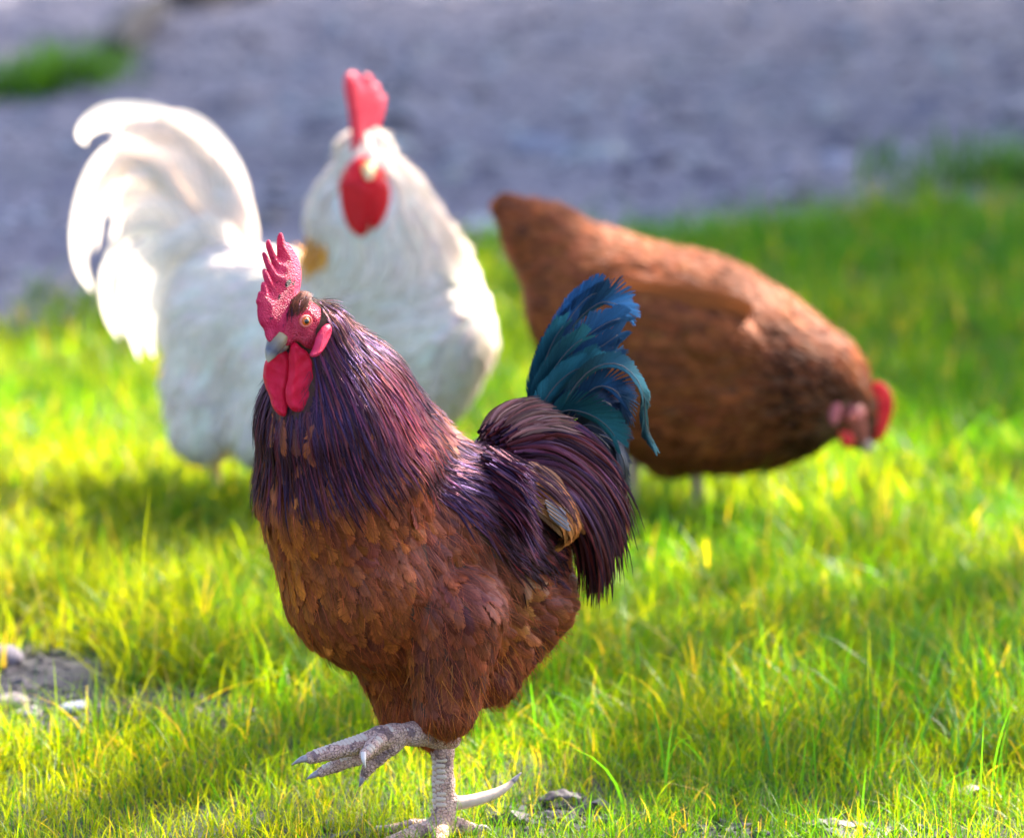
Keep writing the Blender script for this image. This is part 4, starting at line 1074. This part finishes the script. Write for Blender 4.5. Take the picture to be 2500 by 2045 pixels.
# ================================================================== the two birds behind
class Bird:
    """frame for one bird: its own distance, heading and measured scale"""
    def __init__(s, root, yb, fwd):
        s.root = root; s.yb = yb; s.pxm = yb / CT * K / FPX; s.fwd = unit(np.array([*fwd, 0.0])); s.rear = -s.fwd
        lat = np.array([s.fwd[1], -s.fwd[0], 0.0]); s.lat = lat if lat[1] < 0 else -lat
        s.B = Body()
    def at(s, u, v, dy=0.0): return P(u, v, s.yb + dy)
    def rc(s, u1, v1, y1, r1, u2, v2, y2, r2, k=0.04): s.B.rc(s.at(u1, v1, y1), r1 * s.pxm, s.at(u2, v2, y2), r2 * s.pxm, k)
    def feather(s, name, pts, halfpx, col, spec, mat, kind='long', nrm=None, S=22, cols=5, camber=0.3):
        return feather(name, [s.at(*q) for q in pts], halfpx * s.pxm, kind, col, spec, mat, s.root, s.lat if nrm is None else nrm, S, cols, camber)
    def plumage(s, name, roots, flow, L, half, kind, col, spec, mat, lift=(0.0005, 0.006), jit=0.2, S=7, cols=3, camber=0.28, tipfree=0.4):
        C, sd, nn = grow(s.B, roots, flow, L, S, lift, jit, 0.85, tipfree)
        return ribbons(name, C, sd, nn, half, kind, col, spec, mat, s.root, camber, cols)
    def leg(s, top, foot_xy, mat, r=0.0075):
        f = np.array([foot_xy[0], foot_xy[1], float(gz(np.array(foot_xy[0]), np.array(foot_xy[1]))) + 0.008])
        lb_ = Body(); lb_.rc(top, r * 1.2, f, r, 0.005)
        es = []
        for a_, L_ in ((0, 0.07), (0.75, 0.058), (-0.75, 0.058), (math.pi, 0.03)):
            d = s.fwd * math.cos(a_) + s.lat * math.sin(a_); lb_.rc(f, r, f + d * L_, 0.0045, 0.004, RNG); es.append((f + d * L_, d))
        o, _, _ = body_mesh("leg", lb_, 0.0022, mat, s.root, 0.006)
        for e, d in es: tube("claw", [e - d * 0.002, e + d * 0.007, e + d * 0.014 - np.array([0, 0, 0.004])], [0.004, 0.003, 0.0006], M_CLAW, o, 6, 8)

# ---------------- white rooster
wx, wy = G(600, 1061)
WR = empty("rooster", (wx, wy, 0.0), "white rooster facing the camera with tall red comb and arching tail", "rooster")
w = Bird(WR, wy, (0.85, -0.53))
w.rc(880, 690, -.078, 132, 860, 780, -.07, 118)
w.rc(830, 600, -.055, 138, 880, 700, -.078, 130)
w.rc(700, 700, 0, 160, 640, 720, .03, 160)
w.rc(560, 640, .055, 120, 480, 670, .086, 122)
w.rc(480, 670, .086, 118, 440, 800, .07, 90)
w.rc(430, 800, .07, 86, 428, 880, .06, 78, 0.03)
w.rc(620, 800, -.01, 120, 560, 885, .0, 88, 0.03)
w.rc(762, 345, -.085, 36, 768, 440, -.075, 110)
w.rc(768, 440, -.075, 110, 800, 560, -.06, 150)
w.rc(480, 600, .10, 80, 440, 500, .14, 50)
w.rc(755, 335, -.09, 40, 757, 300, -.08, 36, 0.02)
w.rc(717, 298, -.085, 13, 735, 330, -.085, 26, 0.012)
w.rc(784, 294, -.085, 15, 770, 330, -.085, 28, 0.012)
_, wv_, wq_ = body_mesh("body", w.B, 0.006, plain("white_down", (0.72, 0.69, 0.64), 0.9), WR)
wh0 = w.at(757, 290, -.08)
WC = np.array([0.92, 0.80, 0.70]); WSP = np.array([0.8, 0.8, 0.8])
def wflow(p, n):
    d = np.linalg.norm(p - wh0, axis=1); h = sstep(0.24, 0.14, d)[:, None]; low = sstep(0.30, 0.18, p[:, 2])[:, None]
    return unit(p - wh0) * h + (1 - h) * (w.rear * (0.8 - 0.5 * low) + DOWN * (0.35 + 0.6 * low))
wface = lambda p: (np.linalg.norm((p - w.at(755, 405, -.14)) * [1, 0.7, 0.75], axis=1) > 0.045)
r_ = scatter(wv_, wq_, 0.0115, 20000, wface)
w.plumage("body_feathers", r_, wflow, rng.uniform(0.035, 0.055, len(r_)), rng.uniform(0.007, 0.011, len(r_)), 'round', vary(WC, len(r_), 0.05, 0.02), WSP, M_WHITE)
r_ = scatter(wv_, wq_, 0.006, 40000, lambda p: wface(p) & (np.linalg.norm(p - wh0, axis=1) < 0.17))
w.plumage("hackle_feathers", r_, wflow, rng.uniform(0.04, 0.085, len(r_)) * sstep(-0.03, 0.06, np.linalg.norm(r_ - wh0, axis=1)), rng.uniform(0.003, 0.005, len(r_)), 'point', vary(WC * [1, .985, .95], len(r_), 0.06, 0.02), WSP, M_WHITE, (0.001, 0.010), 0.12, 8)
r_ = scatter(wv_, wq_, 0.006, 40000, lambda p: (np.hypot((pix(p)[0] - 640) / 44, (pix(p)[1] - 512) / 28) < 1) & (p[:, 1] < wy + 0.03))
w.plumage("golden_feathers", r_, wflow, rng.uniform(0.025, 0.045, len(r_)), rng.uniform(0.003, 0.005, len(r_)), 'point', vary([0.90, 0.42, 0.07], len(r_), 0.12, 0.04), WSP, M_WHITE, (0.010, 0.018))
wt = [
    ([(500, 560, .10), (478, 410, .12), (410, 300, .15), (310, 246, .18), (215, 240, .21), (168, 272, .23), (178, 300, .235)], 34),
    ([(495, 540, .10), (470, 390, .12), (420, 300, .14), (370, 258, .16), (310, 250, .18)], 44),
    ([(480, 540, .11), (440, 380, .13), (370, 290, .16), (290, 260, .18), (230, 285, .20)], 42),
    ([(470, 540, .11), (420, 400, .13), (350, 320, .16), (280, 300, .18), (225, 320, .20)], 42),
    ([(460, 550, .12), (400, 420, .14), (330, 350, .16), (270, 345, .18), (240, 380, .19)], 40),
    ([(450, 550, .12), (390, 450, .14), (320, 400, .16), (270, 400, .17), (245, 440, .18)], 38),
    ([(440, 550, .12), (370, 470, .13), (310, 440, .14), (265, 460, .15), (245, 510, .16)], 34),
    ([(410, 470, .13), (320, 345, .16), (245, 318, .19), (190, 375, .21), (163, 470, .22), (165, 550, .225), (192, 606, .23)], 26),
    ([(400, 480, .13), (320, 370, .16), (250, 340, .18), (205, 390, .20), (180, 460, .205), (182, 530, .21)], 24),
    ([(400, 520, .11), (310, 470, .13), (245, 500, .15), (216, 580, .16), (222, 650, .165), (246, 704, .17)], 20),
    ([(410, 530, .11), (330, 500, .12), (270, 540, .13), (250, 620, .14), (262, 700, .15)], 22),
    ([(420, 540, .10), (350, 520, .11), (290, 560, .12), (268, 650, .13), (288, 746, .14)], 24),
    ([(430, 550, .09), (370, 540, .10), (320, 590, .105), (300, 670, .11), (318, 742, .115)], 26),
    ([(440, 560, .08), (390, 560, .085), (350, 620, .09), (332, 690, .095), (340, 740, .10)], 26),
    ([(450, 530, .13), (370, 390, .16), (290, 330, .18), (225, 360, .20), (200, 440, .205), (198, 520, .21)], 26),
    ([(450, 530, .13), (380, 410, .155), (310, 360, .175), (250, 390, .19), (225, 450, .195)], 32),
    ([(440, 530, .13), (370, 440, .15), (300, 420, .165), (250, 460, .175), (230, 530, .18)], 28),
    ([(490, 520, .11), (455, 380, .13), (390, 290, .16), (310, 255, .18), (240, 255, .20)], 40),
    ([(470, 560, .08), (430, 500, .085), (390, 490, .09), (345, 520, .095), (330, 570, .10)], 34),
    ([(505, 560, .09), (495, 480, .10), (470, 420, .11), (440, 400, .12)], 34),
    ([(500, 570, .08), (460, 500, .085), (420, 470, .09), (380, 480, .095)], 36),
    ([(510, 560, .10), (508, 470, .115), (485, 380, .13), (450, 320, .145)], 26),
]
for pts, hwid in wt:
    w.feather("tail_feather", pts, hwid, WC * rng.uniform(0.93, 1.03), WSP, M_WHITE, nrm=w.lat + rng.normal(0, 0.2, 3) + np.array([0, 0, 0.15]))
WS0 = w.at(755, 345, -.095)
wcomb = [(735, 362), (730, 300), (724, 235), (712, 172), (720, 150), (738, 149), (750, 178), (752, 155), (766, 152), (774, 176), (784, 172), (786, 196), (798, 196), (796, 224), (786, 258), (774, 295), (772, 362)]
M_WCOMB = skin_mat("pale_comb_skin", (0.62, 0.03, 0.07), (0.78, 0.09, 0.13), 420, 0.4, 0.38, 0.35)
M_WWATT = skin_mat("pale_wattle_skin", (0.66, 0.010, 0.02), (0.78, 0.02, 0.03), 500, 0.3, 0.36, 0.4)
slab("comb", wcomb, WS0, unit([0.80, -0.60, 0.0]), 0.006, 0.012, M_WCOMB, WR, 0.0014)
slab("wattle", [(702, 368), (704, 420), (718, 470), (744, 493), (762, 486), (766, 440), (768, 380), (735, 362)], w.at(735, 420, -.165), unit([-0.45, -0.89, 0]), 0.006, 0.01, M_WWATT, WR, 0.0014)
slab("wattle", [(768, 370), (764, 430), (768, 484), (796, 458), (811, 410), (804, 368)], w.at(785, 420, -.165), unit([0.55, -0.83, 0]), 0.006, 0.01, M_WWATT, WR, 0.0014)
ball("face", w.at(755, 372, -.130), 0.030, M_WWATT, WR, [0, 0, 1], 1.05)
wb = w.at(764, 350, -.158)
b_ = tube("beak", [wb, wb + np.array([0.001, -0.014, -0.002]), wb + np.array([0.002, -0.024, -0.012])], [0.0095, 0.008, 0.0015], M_YBEAK, WR)
tube("lower_beak", [wb + np.array([0, -0.002, -0.009]), wb + np.array([0.001, -0.012, -0.012])], [0.007, 0.002], M_YBEAK, b_, 8, 10)
for sg in (-1, 1):
    eye(w.at(755 + sg * 40, 362, -.140), np.array([sg * 0.85, -0.5, 0.1]), 0.005, WR)
w.leg(w.at(440, 930, .06), (w.at(440, 930, .06)[0] + 0.01, wy + .055), M_YLEG)
w.leg(w.at(600, 930, -.01), (w.at(600, 930, -.01)[0] + 0.02, wy - .02), M_YLEG)

# ---------------- brown hen
ex, ey = G(1390, 1114)
HN = empty("hen", (ex, ey, 0.0), "brown hen pecking head down in the grass with raised tail", "hen")
h = Bird(HN, ey, (0.96, -0.28))
h.rc(1400, 745, 0, 215, 1500, 780, -.02, 195)
h.rc(1490, 760, -.02, 195, 1610, 800, -.05, 152)
h.rc(1620, 790, -.055, 145, 1715, 800, -.07, 78)
h.rc(1700, 790, -.07, 84, 1772, 850, -.08, 42, 0.03)
h.rc(1772, 850, -.08, 42, 1785, 895, -.085, 28, 0.02)
h.rc(1400, 730, 0, 190, 1250, 640, .04, 150)
h.rc(1250, 620, .04, 130, 1130, 500, .07, 72)
h.rc(1130, 500, .07, 70, 1050, 430, .09, 26, 0.03)
h.rc(1380, 850, .01, 125, 1390, 940, .01, 42, 0.04)
h.B.el(h.at(1400, 700, -.105), np.stack([unit(np.array([-0.94, 0.27, 0.22])), h.lat, np.cross(unit(np.array([-0.94, 0.27, 0.22])), h.lat)]), (0.125, 0.044, 0.062), 0.012)
_, hv_, hq_ = body_mesh("body", h.B, 0.006, plain("brown_down", (0.12, 0.045, 0.02), 0.9), HN)
HBR = np.array([0.25, 0.066, 0.018]); HDK = np.array([0.115, 0.032, 0.016])
hh0 = h.at(1795, 850, -.08)
def hflow(p, n):
    d = np.linalg.norm(p - hh0, axis=1); k_ = sstep(0.22, 0.12, d)[:, None]; low = sstep(0.22, 0.12, p[:, 2])[:, None]
    return unit(p - hh0) * k_ + (1 - k_) * (h.rear * 0.95 + np.array([0, 0, 0.12]) + DOWN * low * 0.55)
def hkeep(p): return np.linalg.norm((p - h.at(1756, 878, -.115)) * [1, 0.6, 1], axis=1) > 0.034
r_ = scatter(hv_, hq_, 0.0095, 40000, hkeep)
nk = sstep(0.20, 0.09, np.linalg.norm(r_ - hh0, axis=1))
ur, vr = pix(r_); chest_shade = sstep(1560, 1660, ur) * sstep(0, 110, vr - (590 + 0.95 * (ur - 1600).clip(0)))  # shadow on lower neck and breast painted into the feather colour
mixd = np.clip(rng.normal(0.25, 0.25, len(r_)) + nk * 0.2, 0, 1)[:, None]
h.plumage("body_feathers", r_, hflow, rng.uniform(0.028, 0.045, len(r_)) * (1 - 0.3 * nk), rng.uniform(0.0055, 0.0095, len(r_)) * (1 - 0.45 * nk), 'round', vary((HBR * (1 - mixd) + HDK * mixd) * (1 - 0.88 * chest_shade[:, None]), len(r_), 0.18, 0.05), np.array([0.5, 0.36, 0.32]), M_HEN, (0.0005, 0.0045), 0.16)
r_ = scatter(hv_, hq_, 0, 9000, hkeep)
h.plumage("loose_barbs", r_, hflow, rng.uniform(0.015, 0.03, len(r_)), np.full(len(r_), 0.0004), 'hair', vary(HBR * 1.2, len(r_), 0.3, 0.06), np.array([0.5, 0.4, 0.4]), M_FLUFF, (0.001, 0.008), 0.35, 5, 2, 0, 0.7)
for k_ in range(12):
    f_ = k_ / 11
    h.feather("tail_feather", [(1270 - 30 * f_, 560 + 60 * f_, .03 + .01 * (k_ % 3)), (1180 - 25 * f_, 490 + 70 * f_, .05 + .012 * (k_ % 3)), (1105 - 15 * f_, 440 + 90 * f_, .07 + .012 * (k_ % 3)), (1035 + 62 * f_, 402 + 185 * f_, .085 + .012 * (k_ % 3))],
              24, HDK * (0.8 + 0.5 * rng.random()) + HBR * 0.2, [0.4, 0.3, 0.3], M_HEN, nrm=h.lat + rng.normal(0, 0.25, 3))
for k_ in range(7):      # folded wing
    f_ = k_ / 6
    h.feather("wing_feather", [(1560 - 40 * f_, 640 + 90 * f_, -.135), (1440 - 40 * f_, 620 + 90 * f_, -.14), (1310 - 10 * f_, 600 + 80 * f_, -.11), (1240 + 60 * f_, 590 + 75 * f_, -.075)], 26, HBR * (0.85 + 0.3 * rng.random()), [0.5, 0.36, 0.32], M_HEN)
def hc(x, y): return (1960 + x / 7.235) / K, (900 + y / 7.235) / K
HS0 = h.at(*hc(1000, 950), -.085)
M_HCOMB = skin_mat("hen_comb_skin", (0.72, 0.02, 0.03), (0.85, 0.08, 0.06), 420, 0.4, 0.36, 0.4)
slab("comb", [hc(*c) for c in [(1130, 560), (1110, 400), (1200, 270), (1300, 215), (1400, 225), (1500, 320), (1545, 360), (1595, 520), (1600, 720), (1545, 940), (1460, 1150), (1390, 1250), (1260, 1300), (1130, 1240), (1080, 950)]], HS0, unit([-0.15, -0.98, 0.1]), 0.005, 0.008, M_HCOMB, HN, 0.0013)
slab("wattle", [hc(*c) for c in [(600, 1120), (720, 1080), (860, 1130), (920, 1260), (880, 1370), (780, 1415), (670, 1350)]], h.at(*hc(760, 1250), -.135), unit([-0.2, -0.97, 0]), 0.004, 0.006, M_HCOMB, HN, 0.0013)
M_HEAR = skin_mat("hen_earlobe_skin", (0.50, 0.09, 0.10), (0.62, 0.16, 0.16), 420, 0.4, 0.4, 0.1)
slab("earlobe", [hc(*c) for c in [(440, 830), (500, 650), (600, 590), (690, 640), (680, 850), (610, 1010), (500, 1010)]], h.at(*hc(570, 800), -.135), unit([-0.3, -0.95, 0]), 0.005, 0.006, M_HEAR, HN, 0.0013)
FBH = Body(); FBH.rc(h.at(*hc(880, 800), -.110), 0.0185, h.at(*hc(1020, 1200), -.095), 0.0125, 0.01)
body_mesh("face", FBH, 0.0025, skin_mat("hen_face_skin", (0.30, 0.07, 0.06), (0.45, 0.12, 0.10), 500, 0.5, 0.45, 0.05), HN, 0.006)
eye(h.at(*hc(890, 860), -.129), np.array([-0.15, -0.97, 0.1]), 0.0045, HN)
hb = h.at(*hc(1080, 1250), -.095)
b_ = tube("beak", [hb, h.at(*hc(1150, 1370), -.098), h.at(*hc(1175, 1500), -.099)], [0.0095, 0.007, 0.0015], plain("hen_beak", (0.45, 0.30, 0.22), 0.35), HN)
tube("lower_beak", [hb + np.array([-0.006, 0, -0.002]), h.at(*hc(1110, 1440), -.098)], [0.006, 0.0015], plain("hen_beak_lower", (0.42, 0.28, 0.2), 0.35), b_, 8, 10)
h.leg(h.at(1312, 960, .03), (h.at(1312, 960, .03)[0] - 0.003, ey + .03), plain("hen_leg", (0.55, 0.36, 0.26), 0.5))
h.leg(h.at(1440, 955, .0), (h.at(1440, 955, .0)[0] + 0.01, ey - .0), plain("hen_leg", (0.55, 0.36, 0.26), 0.5))

# ================================================================== small things on the ground
def leaf_thing(name, u, v, size, rot, col, label, curl=0.5):
    x, y = G(u, v); z = float(gz(np.array(x), np.array(y)))
    s = np.linspace(-1, 1, 15); wv = np.linspace(-1, 1, 7)
    Sg, Wg = np.meshgrid(s, wv, indexing='ij')
    half = 0.42 * (1 - Sg ** 2) ** 0.7 * (1 + 0.12 * np.sin(Sg * 9))
    X = Sg; Yl = Wg * half; Z = curl * (1 - Sg ** 2) * 0.5 - 0.55 * np.abs(Wg * half) * curl + 0.05 * np.sin(Sg * 11 + Wg * 3)
    c, sn = math.cos(rot), math.sin(rot)
    V = np.stack([(X * c - Yl * sn) * size + x, (X * sn + Yl * c) * size + y, Z * size + z + 0.008], -1).reshape(-1, 3)
    i, j = np.meshgrid(np.arange(14), np.arange(6), indexing='ij'); a_ = (i * 7 + j).ravel()
    o = mesh(name, V, np.stack([a_, a_ + 7, a_ + 8, a_ + 1], -1), plain(name + "_surface", col, 0.6, (120, tuple(np.array(col) * 0.5))))
    md = o.modifiers.new("thickness", 'SOLIDIFY'); md.thickness = 0.0012
    tag(o, label, "leaf", "dry leaves on the lawn"); return o
leaf_thing("dry_leaf", 1160, 1672, 0.026, 0.3, (0.13, 0.095, 0.095), "curled grey-brown dry leaf behind the standing foot's long spur", 0.9)
leaf_thing("dry_leaf", 1720, 1728, 0.030, -0.2, (0.14, 0.10, 0.09), "dry leaf at the bottom edge right of the rooster", 0.5)
leaf_thing("dry_leaf", 2010, 1652, 0.022, 1.0, (0.30, 0.20, 0.16), "small brown dry leaf in sunny grass at far right", 0.8)

def stone(u, v, size, col, label, seed):
    x, y = G(u, v); z = float(gz(np.array(x), np.array(y)))
    r = np.random.default_rng(seed)
    th = np.linspace(0, np.pi, 9)[1:-1]; ph = np.linspace(0, 2 * np.pi, 12, endpoint=False)
    T_, P_ = np.meshgrid(th, ph, indexing='ij'); d = np.stack([np.sin(T_) * np.cos(P_), np.sin(T_) * np.sin(P_), np.cos(T_)], -1).reshape(-1, 3)
    d = np.concatenate([d, [[0, 0, 1], [0, 0, -1]]])
    f = 1 + sum(0.16 * np.sin(d @ r.normal(0, 2.2, 3) + r.uniform(0, 6)) for _ in range(4))
    V = d * f[:, None] * size * np.array([1.25, 0.9, 0.65]) + [x, y, z + size * 0.35]
    n = 7; i, j = np.meshgrid(np.arange(n - 1), np.arange(12), indexing='ij'); j2 = (j + 1) % 12
    Fq = np.stack([i * 12 + j, (i + 1) * 12 + j, (i + 1) * 12 + j2, i * 12 + j2], -1).reshape(-1, 4)
    k = np.arange(12); k2 = (k + 1) % 12
    tri = np.concatenate([np.stack([np.full(12, 84), k, k2], -1), np.stack([np.full(12, 85), 72 + k2, 72 + k], -1)])
    o = mesh("stone", V, [Fq, tri], plain("stone_surface", col, 0.8, (70, tuple(np.array(col) * 0.6))))
    tag(o, label, "stone", "stones in the bare patch")
stone(10, 1385, 0.020, (0.24, 0.20, 0.25), "big pale grey stone at the left edge above the bare patch", 1)
stone(22, 1452, 0.016, (0.36, 0.28, 0.26), "pinkish white stone in the bare patch at the left edge", 2)
stone(58, 1470, 0.012, (0.45, 0.35, 0.37), "small pink stone beside the white stone at far left", 3)
stone(152, 1472, 0.013, (0.36, 0.36, 0.46), "bluish grey stone on dark soil left of the raised foot", 4)

# weeds and a dark branch far back on the soil
def weed(u, v, r, n, label):
    x, y = G(u, v)
    e = empty("weed_clump", (x, y, 0.0), label, "plant", "weeds on the soil")
    xs = rng.normal(x, r, n); ys = rng.normal(y, r, n)
    o = blades("weed_leaves", xs, ys, rng.uniform(0.06, 0.16, n), rng.uniform(0.004, 0.009, n), np.array([0.045, 0.13, 0.025]) * np.exp(rng.normal(0, 0.25, (n, 1))), 0.7, 5, parent=e)
    tube("stem", [np.array([x, y, -0.01]), np.array([x + 0.01, y, 0.05]), np.array([x + 0.015, y + 0.01, 0.11])], [0.006, 0.004, 0.002], plain("weed_stem", (0.08, 0.16, 0.04), 0.6), e, 8, 8)
weed(15, 185, 0.09, 260, "green weed clump at the top left edge on the soil")
weed(135, 172, 0.08, 230, "green weed clump beside the dark branch on the soil")
weed(2080, 400, 0.12, 200, "green weed clump on the soil at the right edge")
def branch(pts, rad, label):
    e = tube("fallen_branch", [np.array([*G(u, v), z_]) for u, v, z_ in pts], rad, plain("dark_bark", (0.035, 0.026, 0.024), 0.9, (30, (0.07, 0.05, 0.045))), None, 30, 12)
    tag(e, label, "branch", "branches on the soil")
branch([(238, 128, 0.03), (270, 88, 0.05), (330, 52, 0.06)], [0.05, 0.06, 0.045], "short dark branch on soil above the white rooster's tail")
branch([(370, 22, 0.04), (440, 10, 0.06), (540, -8, 0.05)], [0.05, 0.065, 0.05], "dark branch at the top edge of the soil")

# ================================================================== trees outside the frame that throw the shade
def shade(x, y):
    e = soil_edge(x)
    m_ = sstep(-0.6, -0.15, y - e) * 0.97
    m_ = np.maximum(m_, sstep(-0.25, 0.35, x) * sstep(7.25, 7.9, y) * 0.6)
    m_ = np.maximum(m_, 0.3 * sstep(0.12, 0.3, x) * sstep(0.75, 0.5, x) * sstep(5.0, 5.2, y) * sstep(6.0, 5.7, y))
    m_ = np.maximum(m_, 0.35 * sstep(-0.75, -0.6, x) * sstep(0.2, 0.0, x) * sstep(4.2, 4.4, y) * sstep(5.0, 4.85, y))
    for cu, cv, rx, ry, k_ in ((300, 1440, 0.26, 0.13, 0.6), (1280, 1630, 0.16, 0.09, 0.7), (1850, 1420, 0.22, 0.14, 0.6), (1500, 1310, 0.22, 0.08, 0.4), (680, 1400, 0.12, 0.14, 0.6), (290, 1210, 0.14, 0.12, 0.85), (1650, 1640, 0.13, 0.06, 0.6), (420, 1725, 0.3, 0.05, 0.5)):
        px_, py_ = G(cu, cv)
        m_ = np.maximum(m_, k_ * sstep(1.2, 0.6, np.hypot((x - px_) / rx, (y - py_) / ry)))
    return np.maximum(m_, 0.06)

m, nt, N, L, out = nmat("tree_leaf")
pr = N('ShaderNodeBsdfPrincipled'); pr.inputs['Base Color'].default_value = (0.05, 0.10, 0.025, 1); pr.inputs['Roughness'].default_value = 0.5
tr = N('ShaderNodeBsdfTranslucent'); tr.inputs[0].default_value = (0.07, 0.13, 0.02, 1)
mx = N('ShaderNodeMixShader'); mx.inputs[0].default_value = 0.3; L(pr.outputs[0], mx.inputs[1]); L(tr.outputs[0], mx.inputs[2]); L(mx.outputs[0], out.inputs[0])
M_LEAF = m
M_BARK = plain("bark", (0.09, 0.065, 0.05), 0.9, (12, (0.16, 0.125, 0.10)))
SR = SUN[:2] / SUN[2]
def tree(gx_, gy_, zc, rx, rz, n, label):
    """crown centred where its shadow falls on (gx_, gy_)"""
    cx, cy = gx_ + SR[0] * zc, gy_ + SR[1] * zc
    e = empty("tree", (cx, cy, 0.0), label, "tree", "unseen trees shading the soil")
    q = unit(rng.normal(0, 1, (n, 3))) * (rng.random((n, 1)) ** 0.45) * [rx, rx, rz]
    q = np.round(q / 0.5) * 0.5 * 0.35 + q * 0.65 + rng.normal(0, 0.12, (n, 3))
    c = q + [cx, cy, zc]
    g = c[:, :2] - SR * c[:, 2:3]
    c = c[rng.random(n) < shade(g[:, 0], g[:, 1])]; n = len(c)  # crown shaped for its shadow: leaves kept only where shade is wanted
    ax_ = unit(rng.normal(0, 1, (n, 3))); b_ = unit(np.cross(ax_, rng.normal(0, 1, (n, 3)))); s = rng.uniform(0.06, 0.11, (n, 1))
    th = np.linspace(0, 2 * np.pi, 6, endpoint=False)
    V = c[:, None] + ax_[:, None] * (np.cos(th)[None, :, None] * s[:, None]) + b_[:, None] * (np.sin(th)[None, :, None] * s[:, None] * 0.6)
    a_ = (np.arange(n) * 6)[:, None]
    Fq = np.concatenate([a_ + [0, 1, 2, 3], a_ + [0, 3, 4, 5]])
    mesh("crown", V.reshape(-1, 3), Fq, M_LEAF, e, smooth=False)
    tube("trunk", [np.array([cx, cy, -0.1]), np.array([cx + 0.1, cy, zc * 0.4]), np.array([cx, cy + 0.1, zc]), np.array([cx + 0.1, cy, zc + rz * 0.7])], [0.2, 0.16, 0.10, 0.03], M_BARK, e, 16, 12)
    for k in range(5):
        a0 = k * 1.3; d = np.array([math.cos(a0), math.sin(a0), 0.6])
        b0 = np.array([cx, cy, zc * (0.55 + 0.07 * k)])
        tube("limb", [b0, b0 + d * rx * 0.4, b0 + d * rx * 0.8 + np.array([0, 0, 0.1])], [0.08, 0.05, 0.015], M_BARK, e, 8, 8)
tree(1.4, 11.4, 5.0, 2.6, 1.8, 11000, "unseen leafy tree beyond the lawn nearest the hen")
tree(-1.2, 10.7, 4.6, 2.6, 1.6, 9500, "unseen leafy tree whose shade covers the soil behind the white rooster")
tree(0.4, 15.5, 5.2, 3.2, 2.0, 15000, "unseen leafy tree furthest back over the soil")
tree(1.3, 8.7, 5.4, 1.9, 1.2, 8000, "unseen leafy tree shading the lawn behind the hen")
tree(0.0, 5.5, 6.0, 1.6, 1.0, 3600, "unseen thin leafy tree dappling the front lawn")
